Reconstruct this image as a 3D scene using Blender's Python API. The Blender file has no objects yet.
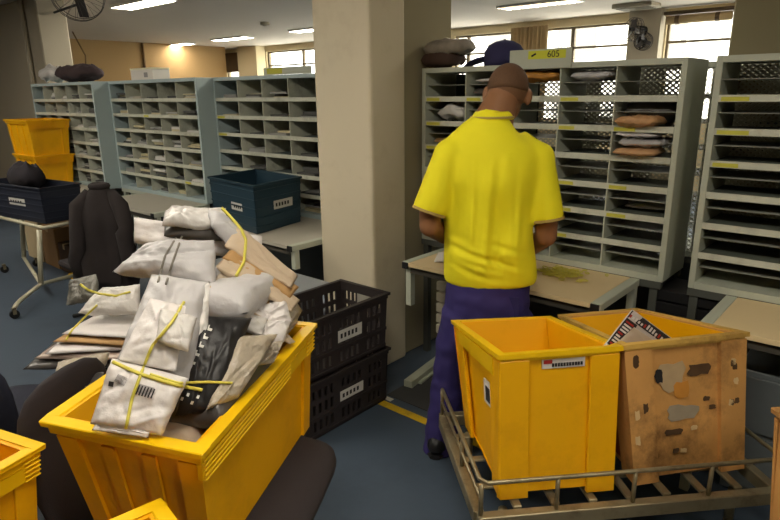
import bpy, bmesh, math, random
from mathutils import Vector, Matrix, noise
from mathutils.bvhtree import BVHTree
random.seed(7)
R = math.radians
scn = bpy.context.scene
COL = scn.collection
# ------------------------------------------------------------------ camera frame
F, PITCH, ROLL, CAMH = 600.0, R(15.6), R(-0.67), 1.62
C41, S41 = .7525, .6586          # room axes are turned 41 degrees from the lens
YAW = math.atan2(S41, C41)
def W(x, y, z=0.0):              # lens frame (right, forward, up) -> room
    return Vector((x*C41-y*S41, x*S41+y*C41, z))
_fw = Vector((0, math.cos(PITCH), -math.sin(PITCH))); _up = Vector((0, math.sin(PITCH), math.cos(PITCH)))
_rt = Vector((1, 0, 0))
_r2 = _rt*math.cos(ROLL)+_up*math.sin(ROLL); _u2 = -_rt*math.sin(ROLL)+_up*math.cos(ROLL)
def ray(px, py): return _r2*((px-390)/F)+_u2*((260-py)/F)+_fw
def at(px, py, D):               # point at forward distance D
    d = ray(px, py); d = d*(D/d.y); return W(d.x, d.y, d.z+CAMH)
def atz(px, py, z):
    d = ray(px, py); d = d*((z-CAMH)/d.z); return W(d.x, d.y, z)
cam = bpy.data.cameras.new('camera'); cam_o = bpy.data.objects.new('camera', cam); COL.objects.link(cam_o)
m = Matrix.Identity(4)
for i, a in enumerate((_r2, _u2, -_fw)):
    g_ = W(a.x, a.y, a.z)
    for k in range(3): m[k][i] = g_[k]
m[2][3] = CAMH
cam_o.matrix_world = m
cam.sensor_width = 36; cam.lens = 36*F/780; cam.clip_start = .05
scn.camera = cam_o
# ------------------------------------------------------------------ materials
def lin(c): return tuple(((v/255)/12.92 if v/255 <= .04045 else ((v/255+.055)/1.055)**2.4) for v in c)
MATS = {}
def mat(name, rgb, rough=.6, var=.12, scale=8.0, metal=0.0, bump=0.0, dirt=None, dirt_amt=0.0, bscale=None, spec=.4):
    if name in MATS: return MATS[name]
    M = bpy.data.materials.new(name); M.use_nodes = True; nt = M.node_tree; N = nt.nodes; L = nt.links
    b = N['Principled BSDF']; b.inputs['Roughness'].default_value = rough; b.inputs['Metallic'].default_value = metal
    b.inputs['Specular IOR Level'].default_value = spec
    c = lin(rgb)
    tc = N.new('ShaderNodeTexCoord')
    nz = N.new('ShaderNodeTexNoise'); nz.inputs['Scale'].default_value = scale; nz.inputs['Detail'].default_value = 5
    L.new(tc.outputs['Object'], nz.inputs['Vector'])
    mx = N.new('ShaderNodeMix'); mx.data_type = 'RGBA'
    mx.inputs[6].default_value = tuple(v*(1-var) for v in c)+(1,); mx.inputs[7].default_value = tuple(min(1, v*(1+var)) for v in c)+(1,)
    L.new(nz.outputs['Fac'], mx.inputs[0]); out = mx.outputs[2]
    if dirt:
        n2 = N.new('ShaderNodeTexNoise'); n2.inputs['Scale'].default_value = scale*.6; n2.inputs['Detail'].default_value = 8; n2.inputs['Roughness'].default_value = .7
        L.new(tc.outputs['Object'], n2.inputs['Vector'])
        rp = N.new('ShaderNodeValToRGB'); rp.color_ramp.elements[0].position = .5; rp.color_ramp.elements[1].position = .68
        rp.color_ramp.elements[1].color = (dirt_amt,)*3+(1,)
        L.new(n2.outputs['Fac'], rp.inputs[0])
        m2 = N.new('ShaderNodeMix'); m2.data_type = 'RGBA'; L.new(rp.outputs[0], m2.inputs[0]); L.new(out, m2.inputs[6]); m2.inputs[7].default_value = lin(dirt)+(1,)
        out = m2.outputs[2]
    L.new(out, b.inputs['Base Color'])
    if bump:
        n3 = N.new('ShaderNodeTexNoise'); n3.inputs['Scale'].default_value = bscale or scale*4; n3.inputs['Detail'].default_value = 4
        L.new(tc.outputs['Object'], n3.inputs['Vector'])
        bp = N.new('ShaderNodeBump'); bp.inputs['Strength'].default_value = bump; bp.inputs['Distance'].default_value = .012
        L.new(n3.outputs['Fac'], bp.inputs['Height']); L.new(bp.outputs[0], b.inputs['Normal'])
    MATS[name] = M
    return M
def emit(name, rgb, s):
    M = bpy.data.materials.new(name); M.use_nodes = True; b = M.node_tree.nodes['Principled BSDF']
    b.inputs['Base Color'].default_value = lin(rgb)+(1,); b.inputs['Emission Color'].default_value = lin(rgb)+(1,); b.inputs['Emission Strength'].default_value = s
    return M
def mesh_mat(name, rgb, pitch, thr):     # woven/expanded metal sheet: diamond holes
    M = bpy.data.materials.new(name); M.use_nodes = True; nt = M.node_tree; N = nt.nodes; L = nt.links
    b = N['Principled BSDF']; b.inputs['Base Color'].default_value = lin(rgb)+(1,); b.inputs['Roughness'].default_value = .5
    tc = N.new('ShaderNodeTexCoord'); sp = N.new('ShaderNodeSeparateXYZ'); L.new(tc.outputs['Object'], sp.inputs[0])
    def mth(op, a, b_=None):
        n = N.new('ShaderNodeMath'); n.operation = op
        for i, v in enumerate((a, b_)):
            if v is None: continue
            if isinstance(v, (int, float)): n.inputs[i].default_value = v
            else: L.new(v, n.inputs[i])
        return n.outputs[0]
    u = mth('MULTIPLY', sp.outputs[0], 1/pitch); v = mth('MULTIPLY', sp.outputs[2], 1.0/(pitch*.8))
    d1 = mth('ABSOLUTE', mth('SUBTRACT', mth('FRACT', mth('ADD', u, v)), .5))
    d2 = mth('ABSOLUTE', mth('SUBTRACT', mth('FRACT', mth('SUBTRACT', u, v)), .5))
    w = mth('GREATER_THAN', mth('MAXIMUM', d1, d2), thr)
    L.new(w, b.inputs['Alpha'])
    return M
def glass_mat():
    M = bpy.data.materials.new('window_glass'); M.use_nodes = True; nt = M.node_tree; N = nt.nodes; L = nt.links
    N.remove(N['Principled BSDF']); t = N.new('ShaderNodeBsdfTransparent'); t.inputs[0].default_value = (.95, .97, .95, 1)
    g = N.new('ShaderNodeBsdfGlossy'); g.inputs['Roughness'].default_value = .05
    mx = N.new('ShaderNodeMixShader'); mx.inputs[0].default_value = .06
    L.new(t.outputs[0], mx.inputs[1]); L.new(g.outputs[0], mx.inputs[2]); L.new(mx.outputs[0], N['Material Output'].inputs[0])
    return M
# ------------------------------------------------------------------ mesh helpers
class MB:
    def __init__(s): s.v = []; s.f = []
    def add(s, vs, fs):
        o = len(s.v); s.v += [Vector(v) for v in vs]; s.f += [tuple(i+o for i in f) for f in fs]; return s
    def box(s, x0, x1, y0, y1, z0, z1, fn=None):
        vs = [(x, y, z) for z in (z0, z1) for y in (y0, y1) for x in (x0, x1)]
        if fn: vs = [fn(*p) for p in vs]
        return s.add(vs, [(0, 2, 3, 1), (4, 5, 7, 6), (0, 1, 5, 4), (2, 6, 7, 3), (0, 4, 6, 2), (1, 3, 7, 5)])
    def obox(s, c, ax, ay, az):          # centre and three half axes
        c, ax, ay, az = map(Vector, (c, ax, ay, az))
        return s.box(-1, 1, -1, 1, -1, 1, lambda a, b, d: c+ax*a+ay*b+az*d)
    def tube(s, pts, rad, n=8, closed=False, side=None):
        pts = [Vector(p) for p in pts]; k = len(pts)
        if not isinstance(rad, (list, tuple)): rad = [rad]*k
        vs = []; prev = None
        for i, p in enumerate(pts):
            a = pts[(i-1) % k] if (closed or i > 0) else p
            b = pts[(i+1) % k] if (closed or i < k-1) else p
            t = (b-a); t = t.normalized() if t.length > 1e-9 else Vector((0, 0, 1))
            if side is not None: u = Vector(side)
            elif prev is None: u = Vector((0, 0, 1)) if abs(t.z) < .9 else Vector((1, 0, 0))
            else: u = prev
            u = (u-t*u.dot(t)); u = u.normalized() if u.length > 1e-6 else t.orthogonal().normalized()
            prev = u; w = t.cross(u)
            ra, rb = rad[i] if isinstance(rad[i], (tuple, list)) else (rad[i], rad[i])
            for j in range(n):
                q = 2*math.pi*j/n; vs.append(p+u*(ra*math.cos(q))+w*(rb*math.sin(q)))
        fs = []
        for i in range(k if closed else k-1):
            for j in range(n):
                a = i*n+j; b = i*n+(j+1) % n; c = ((i+1) % k)*n+(j+1) % n; d = ((i+1) % k)*n+j
                fs.append((a, b, c, d))
        if not closed:
            fs.append(tuple(range(n-1, -1, -1))); fs.append(tuple((k-1)*n+j for j in range(n)))
        return s.add(vs, fs)
    def cyl(s, a, b, r, n=16): return s.tube([a, b], r, n)
    def ell(s, c, r, M=None, n=16, k=10):
        vs = []; fs = []
        for i in range(k+1):
            th = math.pi*i/k
            for j in range(n):
                ph = 2*math.pi*j/n
                p = Vector((r[0]*math.sin(th)*math.cos(ph), r[1]*math.sin(th)*math.sin(ph), r[2]*math.cos(th)))
                if M: p = M @ p
                vs.append(Vector(c)+p)
        for i in range(k):
            for j in range(n): fs.append((i*n+j, (i+1)*n+j, (i+1)*n+(j+1) % n, i*n+(j+1) % n))
        return s.add(vs, fs)
    def build(s, name, material, parent=None, smooth=False, bevel=0.0, kind=None, segs=1):
        me = bpy.data.meshes.new(name)
        if parent is not None: org = parent['_o'].copy() if False else Vector(ORG[parent.name])
        else:
            xs = [v.x for v in s.v]; ys = [v.y for v in s.v]; zs = [v.z for v in s.v]
            org = Vector(((min(xs)+max(xs))/2, (min(ys)+max(ys))/2, min(zs)))
        me.from_pydata([v-org for v in s.v], [], s.f)
        bm = bmesh.new(); bm.from_mesh(me); bmesh.ops.remove_doubles(bm, verts=bm.verts, dist=1e-6)
        bmesh.ops.recalc_face_normals(bm, faces=bm.faces); bm.to_mesh(me); bm.free()
        me.materials.append(material)
        if smooth:
            for p in me.polygons: p.use_smooth = True
        o = bpy.data.objects.new(name, me); COL.objects.link(o)
        if parent is not None: o.parent = parent; ORG[o.name] = org
        else: o.location = org; ORG[o.name] = org
        if bevel:
            b = o.modifiers.new('bevel', 'BEVEL'); b.width = bevel; b.segments = segs; b.limit_method = 'ANGLE'; b.angle_limit = R(40)
        if kind: o['kind'] = kind
        return o
ORG = {}
def tag(o, label, cat, group=None, kind=None):
    o['label'] = label; o['category'] = cat
    if group: o['group'] = group
    if kind: o['kind'] = kind
    return o
def thing(name, loc, label, cat, group=None):
    o = bpy.data.objects.new(name, None); o.empty_display_size = .1; COL.objects.link(o); o.location = loc
    ORG[o.name] = Vector(loc); return tag(o, label, cat, group)
def copy_tree(o, dloc, parent=None):
    c = o.copy(); COL.objects.link(c)
    if parent is not None: c.parent = parent
    else: c.location = Vector(o.location)+Vector(dloc)
    ORG[c.name] = ORG.get(o.name, Vector())
    for ch in o.children: copy_tree(ch, dloc, c)
    return c
def remesh(o, voxel, smooth_it=4):
    r = o.modifiers.new('remesh', 'REMESH'); r.mode = 'VOXEL'; r.voxel_size = voxel; r.use_smooth_shade = True
    s_ = o.modifiers.new('smooth', 'SMOOTH'); s_.iterations = smooth_it; s_.factor = .5
    bpy.context.view_layer.update()
    dg = bpy.context.evaluated_depsgraph_get()
    me = bpy.data.meshes.new_from_object(o.evaluated_get(dg)); o.modifiers.clear()
    old = o.data; o.data = me
    if not me.materials: me.materials.append(old.materials[0])
    for p in me.polygons: p.use_smooth = True
def text_mesh(txt, size, M, material, name, parent, depth=.001):
    cu = bpy.data.curves.new('t', 'FONT'); cu.body = txt; cu.size = size; cu.extrude = depth; cu.align_x = 'CENTER'; cu.align_y = 'CENTER'
    t = bpy.data.objects.new('t', cu); COL.objects.link(t); bpy.context.view_layer.update()
    me = bpy.data.meshes.new_from_object(t.evaluated_get(bpy.context.evaluated_depsgraph_get())); bpy.data.objects.remove(t)
    b = MB(); b.add([M @ v.co for v in me.vertices], [tuple(p.vertices) for p in me.polygons])
    return b.build(name, material, parent)
# ------------------------------------------------------------------ palette
YEL = mat('yellow_plastic', (242, 178, 6), .42, .06, 6, dirt=(170, 105, 10), dirt_amt=.25)
YEL2 = mat('bright_yellow_plastic', (244, 196, 14), .4, .05, 6)
OLDY = mat('worn_yellow_plastic', (208, 154, 86), .7, .34, 5, dirt=(96, 64, 36), dirt_amt=.85, bump=.4)
BLUEC = mat('dark_blue_plastic', (38, 62, 76), .5, .1, 5)
BLKC = mat('black_plastic', (52, 46, 46), .5, .15, 6)
NAVY = mat('navy_plastic', (40, 44, 58), .5, .1, 5)
FRG = mat('grey_green_steel', (186, 190, 174), .5, .05, 4)
FRB = mat('pale_blue_steel', (172, 188, 190), .5, .05, 4)
LIP = mat('shelf_lip_paint', (200, 202, 186), .5, .08, 10, dirt=(120, 120, 108), dirt_amt=.5)
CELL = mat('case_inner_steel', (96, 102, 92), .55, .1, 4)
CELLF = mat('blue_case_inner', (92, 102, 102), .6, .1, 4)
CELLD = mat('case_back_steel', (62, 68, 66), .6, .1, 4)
LABY = mat('yellow_label_paper', (196, 192, 72), .6, .1, 20)
WOODT = mat('pale_laminate', (226, 202, 156), .5, .05, 3, bump=.02)
GREYT = mat('grey_laminate', (178, 172, 158), .5, .05, 3)
STEEL = mat('worn_bare_steel', (158, 146, 116), .42, .2, 14, metal=.6, dirt=(92, 74, 48), dirt_amt=.6)
TUBEW = mat('cream_tube', (190, 184, 160), .45, .1, 10)
BLACK = mat('black_rubber', (24, 24, 26), .6, .1, 10)
FAB = mat('black_fabric', (44, 38, 40), .85, .12, 30, bump=.15, bscale=300)
NAVF = mat('dark_navy_fabric', (30, 32, 46), .9, .1, 30, bump=.15, bscale=300)
JACK = mat('black_cloth', (46, 40, 40), .95, .2, 9)
WHITE = mat('white_paper', (222, 216, 208), .7, .04, 8)
DARKI = mat('dark_ink', (38, 36, 36), .7, .1, 10)
REDI = mat('red_ink', (170, 44, 34), .6, .1, 10)
BAND = mat('yellow_rubber', (206, 194, 78), .5, .1, 12)
BANDG = mat('grey_rubber', (120, 114, 104), .5, .1, 12)
# ------------------------------------------------------------------ room
ROOF = 2.8
XL, XR, YB, YF = -14.0, 5.5, 10.2, -4.5
FLOORM = mat('blue_grey_floor_paint', (68, 80, 94), .55, .16, 1.6, dirt=(50, 58, 68), dirt_amt=.6, bump=.05, bscale=40)
CEILM = mat('ceiling_paint', (204, 194, 180), .9, .02, 2)
WALLM = mat('cream_wall_paint', (214, 198, 160), .85, .03, 2)
OCHRE = mat('ochre_wall_paint', (166, 136, 92), .85, .04, 1.2)
COLM = mat('column_paint', (216, 204, 178), .8, .05, 1.6, dirt=(150, 128, 88), dirt_amt=.35, bump=.06, bscale=14)
PILM = mat('grey_pillar_paint', (176, 166, 146), .85, .04, 2)
OLIV = mat('olive_paint_and_shade', (150, 140, 112), .85, .04, 2)
MB().box(XL-3, XR, YF, YB, -.1, 0).build('floor', FLOORM, kind='structure')
MB().box(XL-3, XR, YF, YB, ROOF, ROOF+.1).build('ceiling', CEILM, kind='structure')
MB().box(XL-.15, XL, YF, YB-.6, 0, ROOF).build('wall_left', OCHRE, kind='structure')
MB().box(XR, XR+.1, YF, YB, 0, ROOF).build('wall_right', WALLM, kind='structure')
MB().box(XL-3, XR, YF-.1, YF, 0, ROOF).build('wall_front', WALLM, kind='structure')
MB().box(XL-3.1, XL-3, YF, YB, 0, ROOF).build('wall_far', WALLM, kind='structure')
WINS = [(-14.9, -13.92, 1.1, 2.42), (-13.08, -11.2, 1.1, 2.66), (-10.9, -9.2, 1.1, 2.66), (-9.0, -7.4, 1.1, 2.66), (-7.2, -5.75, 1.1, 2.66), (-5.35, -3.76, 1.1, 2.66), (-3.24, -2.3, 1.1, 2.72), (-2.0, -.5, 1.1, 2.66), (.2, 1.8, 1.1, 2.66)]
b = MB(); x = XL-3
for (a, c, z0, z1) in WINS:
    b.box(x, a, YB, YB+.2, 0, ROOF); b.box(a, c, YB, YB+.2, 0, z0); b.box(a, c, YB, YB+.2, z1, ROOF); x = c
b.box(x, XR, YB, YB+.2, 0, ROOF)
b.build('wall_back', WALLM, kind='structure')
WFR = mat('window_frame_metal', (120, 108, 88), .5, .08, 5)
GLS = glass_mat()
for i, (a, c, z0, z1) in enumerate(WINS):
    f = MB(); t = .035; y0, y1 = YB+.06, YB+.12
    f.box(a, a+t, y0, y1, z0, z1).box(c-t, c, y0, y1, z0, z1).box(a+t, c-t, y0, y1, z0, z0+t).box(a+t, c-t, y0, y1, z1-t, z1)
    f.box(a+t, c-t, y0, y1, 2.3, 2.335)
    nmul = 1 if c-a > 1.2 else 0
    for k in range(nmul):
        xm = a+(c-a)*(.36 if i == 5 else .2 if i == 4 else .72 if i == 1 else .5); f.box(xm-.03, xm+.03, y0, y1, z0+t, z1-t)
    w = f.build('window_%d' % (i+1), WFR, kind='structure')
    MB().box(a+t, c-t, YB+.085, YB+.09, z0+t, z1-t).build('pane', GLS, w)
# columns
b = MB().box(-2.68, -2.24, 2.42, 2.71, 0, ROOF)
b.build('column', COLM, bevel=.018, segs=2, kind='structure')
MB().box(-2.62, -2.27, 2.715, 3.19, 0, ROOF).build('pilaster', OLIV, bevel=.01, kind='structure')  # rear of the column: its shading is put into the olive colour
MB().box(-.86, 1.2, 3.75, 4.1, 0, ROOF).build('trim_1', OLIV, bevel=.01, kind='structure')
b = MB().box(-11.4, -8.38, 3.1, 3.45, 0, ROOF)
b.build('trim_2', PILM, bevel=.015, kind='structure')
MB().box(-3.74, -3.26, 9.98, 10.19, 0, ROOF).build('trim_3', PILM, kind='structure')
MB().box(-13.9, -13.1, 9.9, 10.19, 0, ROOF).build('trim_4', WALLM, kind='structure')
# pipes on the grey pillar and far wall
def pipe(pts, r, mt, label): return tag(MB().tube(pts, r, 8).build('pipe', mt, smooth=True), label, 'pipe')
pipe([(-8.75, 3.065, 0.02), (-8.75, 3.065, 2.79)], .03, PILM, 'grey conduit pipe running up the front of the grey pillar')
pipe([(-13.97, 7.35, 1.9), (-13.97, 7.35, 2.79)], .03, mat('brown_pipe', (110, 84, 50), .6), 'thin brown pipe running down the far ochre wall')
# outside: the block across the street
EXT = mat('pale_render', (226, 222, 214), .9, .03, 1)
EXW = mat('pale_shutter', (112, 110, 104), .7, .05, 2)
bt = thing('building', (-8, 24, -6), 'pale office block seen through the back windows', 'building')
MB().box(-26, 12, 24, 30, -6, 12).build('facade', EXT, bt)
k = 0
for ix in range(11):
    for iz in range(4):
        x0 = -25+ix*3.3; z0 = -3.4+iz*3.1
        w = MB().box(x0, x0+1.6, 23.94, 24.02, z0, z0+1.6).build('shutter', EXW, bt)
# ------------------------------------------------------------------ ceiling lights
LAMP = emit('lamp_diffuser', (255, 246, 228), 13.0)
LFR = mat('lamp_frame', (232, 230, 224), .5, .02, 4)
def lamp(X, Y, label, louver=False):
    t = thing('ceiling_light', (X, Y, ROOF), label, 'ceiling light', 'fluorescent ceiling lights')
    f = MB(); a, c = .6, .16
    f.box(X-a, X+a, Y-c, Y-c+.015, ROOF-.03, ROOF).box(X-a, X+a, Y+c-.015, Y+c, ROOF-.03, ROOF).box(X-a, X-a+.015, Y-c+.015, Y+c-.015, ROOF-.03, ROOF).box(X+a-.015, X+a, Y-c+.015, Y+c-.015, ROOF-.03, ROOF)
    f.build('frame', LFR, t)
    zz = .008 if louver else .022
    MB().box(X-a+.016, X+a-.016, Y-c+.016, Y+c-.016, ROOF-zz-.005, ROOF-zz+.01).build('diffuser', LAMP, t)
    if louver:
        g = MB()
        for i in range(17):
            xx = X-a+.04+i*.07
            if xx < X+a-.02: g.box(xx-.003, xx+.003, Y-c+.016, Y+c-.016, ROOF-.03, ROOF-.014)
        for yy in (-.06, 0, .06): g.box(X-a+.016, X+a-.016, Y+yy-.003, Y+yy+.003, ROOF-.03, ROOF-.014)
        g.build('louver', mat('louver_metal', (150, 138, 118), .3, .05, 5, metal=.5), t)
for X, l in ((-14.9+.66, 'small fluorescent ceiling light farthest left by the ochre wall'), (-11.65, 'fluorescent ceiling light second from the ochre wall'), (-9.0, 'fluorescent ceiling light cut by the cream column, in front of the far windows'),
             (-6.7, 'fluorescent ceiling light hidden behind the cream column'), (-4.35, 'louvred fluorescent ceiling light above the curtain and back windows'), (-1.9, 'fluorescent ceiling light above the olive pillar out of view')):
    lamp(max(X, -13.3) if False else X+(.3 if X < -14 else 0), 8.2, l, louver=(X == -4.35))
lamp(-8.05, 4.3, 'long bright fluorescent ceiling light at top left of the photo')
for X in (-5.4, -2.95, -.5, 1.95): lamp(X, 4.3, 'fluorescent ceiling light over the sorting cases above the view', False)
for X in (-7.85, -5.4, -2.95, -.5, 1.95): lamp(X, .4, 'fluorescent ceiling light over the crates above the view', False)
# ------------------------------------------------------------------ sorting cases
def sort_case(X0, wd, Y, ncol, label, frame, near, name='sorting_case', z0=.75, h=1.0, dep=.32, nrow=7, meshback=True, mid=True, seed=0, face=1):
    rnd = random.Random(seed)
    X1 = X0+wd; YBk = Y+dep*face; y0, y1 = min(Y, YBk), max(Y, YBk); z1 = z0+h
    t = thing(name, (X0+wd/2, Y+dep/2*face, z0), label, 'sorting case', None)
    s = .026
    for xa in (X0, X1-s): MB().box(xa, xa+s, y0, y1, z0, z1).build('side_panel', frame, t, bevel=.002)
    MB().box(X0+s, X1-s, y0, y1, z1-.026, z1).build('top_panel', frame, t)
    MB().box(X0+s, X1-s, y0, y1, z0, z0+.03).build('bottom_panel', frame, t)
    yb = YBk-.012*face
    MB().box(X0+s, X1-s, min(yb, yb+.003), max(yb, yb+.003), z0+.03, z1-.026).build('back_mesh', meshback, t)
    zz = [z0+.03+(h-.056)*i/nrow for i in range(nrow+1)]
    yf0, yf1 = (Y, Y+.006) if face > 0 else (Y-.006, Y)
    ys0, ys1 = (Y+.006, YBk-.013) if face > 0 else (YBk+.013, Y-.006)
    cw = (wd-2*s)/ncol
    for i in range(1, nrow):
        sh = MB().box(X0+s, X1-s, ys0, ys1, zz[i]-.003, zz[i]).build('shelf', CELL if near else CELLF, t)
        MB().box(X0+s, X1-s, yf0, yf1, zz[i]-.022, zz[i]+.006).build('label_strip', LIP, sh)
    for j in range(1, ncol):
        xx = X0+s+cw*j
        MB().box(xx-.003, xx+.003, Y+.003*face if face > 0 else ys0, ys1 if face > 0 else Y-.003, z0+.03, z1-.026).build('divider', FRG if near else LIP, t)
    if mid:
        for i in range(nrow):
            zc = (zz[i]+zz[i+1])/2
            MB().box(X0+s, X1-s, Y+.03, YBk-.014, zc-.0012, zc+.0012).build('thin_tray', mat('tray_steel', (150, 152, 142), .4, .05, 6), t)
    if face > 0:
        for i in range(1, nrow):
            for j in range(ncol):
                if rnd.random() < (.62 if near else .05):
                    xa = X0+s+cw*j+.01; MB().box(xa, xa+cw*rnd.uniform(.28, .36), Y-.0012, Y-.0001, zz[i]-.019, zz[i]-.002).build('yellow_label', LABY, t)
    return dict(t=t, zz=zz, cw=cw, x0=X0+s, y=Y, dep=dep, ncol=ncol, nrow=nrow)
MESHB = mesh_mat('expanded_metal', (172, 170, 152), .03, .29)
c605 = sort_case(-2.227, 1.428, 2.842, 5, 'grey-green sorting case numbered 605 in front of the man', FRG, True, meshback=MESHB, seed=3)
cR = sort_case(-.69, 1.44, 2.842, 4, 'grey-green sorting case at the right edge with empty shelves', FRG, True, meshback=MESHB, seed=5)
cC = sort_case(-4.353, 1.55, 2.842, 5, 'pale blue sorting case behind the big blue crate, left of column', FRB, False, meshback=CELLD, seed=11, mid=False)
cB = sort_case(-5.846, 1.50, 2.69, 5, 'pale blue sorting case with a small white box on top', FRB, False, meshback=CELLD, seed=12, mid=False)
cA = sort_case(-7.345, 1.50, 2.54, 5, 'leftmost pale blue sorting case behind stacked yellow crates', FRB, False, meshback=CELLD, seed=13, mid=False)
# the row standing back to back with 605
MESHC = mesh_mat('expanded_metal_pale', (196, 196, 180), .03, .38)
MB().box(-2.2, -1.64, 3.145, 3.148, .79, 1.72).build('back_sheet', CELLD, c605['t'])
cK1 = sort_case(-1.55, 1.43, 3.72, 4, 'mesh-backed sorting case in the row behind case 605', FRG, False, meshback=MESHC, seed=21, mid=False, face=-1)
cK2 = sort_case(-.09, 1.3, 3.72, 4, 'mesh-backed sorting case behind the case at the right edge', FRG, False, meshback=MESHC, seed=22, mid=False, face=-1)
DST = mat('dark_stand_steel', (84, 86, 80), .6, .1, 4)
for X, l in ((-2.227, 'steel stand beneath sorting case 605'), (-.69, 'steel stand beneath the sorting case at the right edge'), (-4.353, 'steel stand beneath the case behind the big blue crate'), (-5.846, 'steel stand beneath the case with a white box on top'), (-7.345, 'steel stand beneath the leftmost sorting case'), (-1.55, 'steel stand beneath the mesh case behind 605'), (-.09, 'steel stand beneath the mesh case behind the right one')):
    Y = {-2.227: 2.842, -.69: 2.842, -4.353: 2.842, -5.846: 2.69, -7.345: 2.54, -1.55: 3.40, -.09: 3.40}[X]
    t = thing('case_stand', (X+.7, Y+.16, 0), l, 'stand')
    wd = 1.42 if X > -2.3 else 1.48
    if X == -.09: wd = 1.28
    for xx in (X+.01, X+wd-.05):
        for yy in (Y+.01, Y+.27): MB().box(xx, xx+.035, yy, yy+.035, 0, .72).build('leg', FRG if X < -2.3 else DST, t)
    f = MB().box(X, X+wd, Y, Y+.035, .715, .748).box(X, X+wd, Y+.285, Y+.32, .715, .748)
    f.build('rail', FRG if X < -2.3 else DST, t)
    MB().box(X+.05, X+wd-.05, Y+.25, Y+.262, .1, .7).build('back_sheet', mat('dark_sheet_steel', (62, 66, 66), .6, .1, 4), t)
# tables in front of the cases
def table(x0, x1, y0, y1, label, top, z=.75, border=True):
    t = thing('sorting_table', ((x0+x1)/2, (y0+y1)/2, 0), label, 'table')
    bd = .045
    MB().box(x0+bd, x1-bd, y0, y1, z-.022, z).build('tabletop', top, t, bevel=.002)
    for xa in (x0, x1-bd): MB().box(xa, xa+bd, y0+.01, y1, z-.035, z+.001).build('end_rail', FRG, t, bevel=.003)
    for xa in (x0, x1-bd):
        MB().box(xa+.004, xa+bd-.004, y0, y0+.009, z-.035, z-.002).build('corner_cap', BLACK, t)
        for ya in (y0+.03, y1-.04): MB().box(xa+.005, xa+.04, ya, ya+.035, .50 if (xa == -1.985 and ya < y0+.1) else .60 if (x1 == -2.70 and ya < y0+.1) else 0, z-.036).build('leg', FRG, t)
    MB().box(x0+bd, x1-bd, y0+.02, y0+.045, z-.06, z-.0225).build('apron', mat('dark_apron', (70, 66, 58), .6), t)
    return t
table(-1.985, -.90, 2.36, 2.835, 'pale wooden table below case 605 where the man works', WOODT)
table(-.53, .62, 2.40, 2.835, 'pale wooden table below the right-edge sorting case', WOODT)
table(-3.95, -2.70, 2.20, 2.835, 'table carrying the big dark blue crate beside the column', GREYT)
table(-5.35, -4.32, 2.20, 2.68, 'grey table jutting below the case with a white box on top', GREYT)
table(-7.2, -5.7, 2.14, 2.53, 'grey table below the leftmost sorting case under yellow crates', GREYT)
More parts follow.
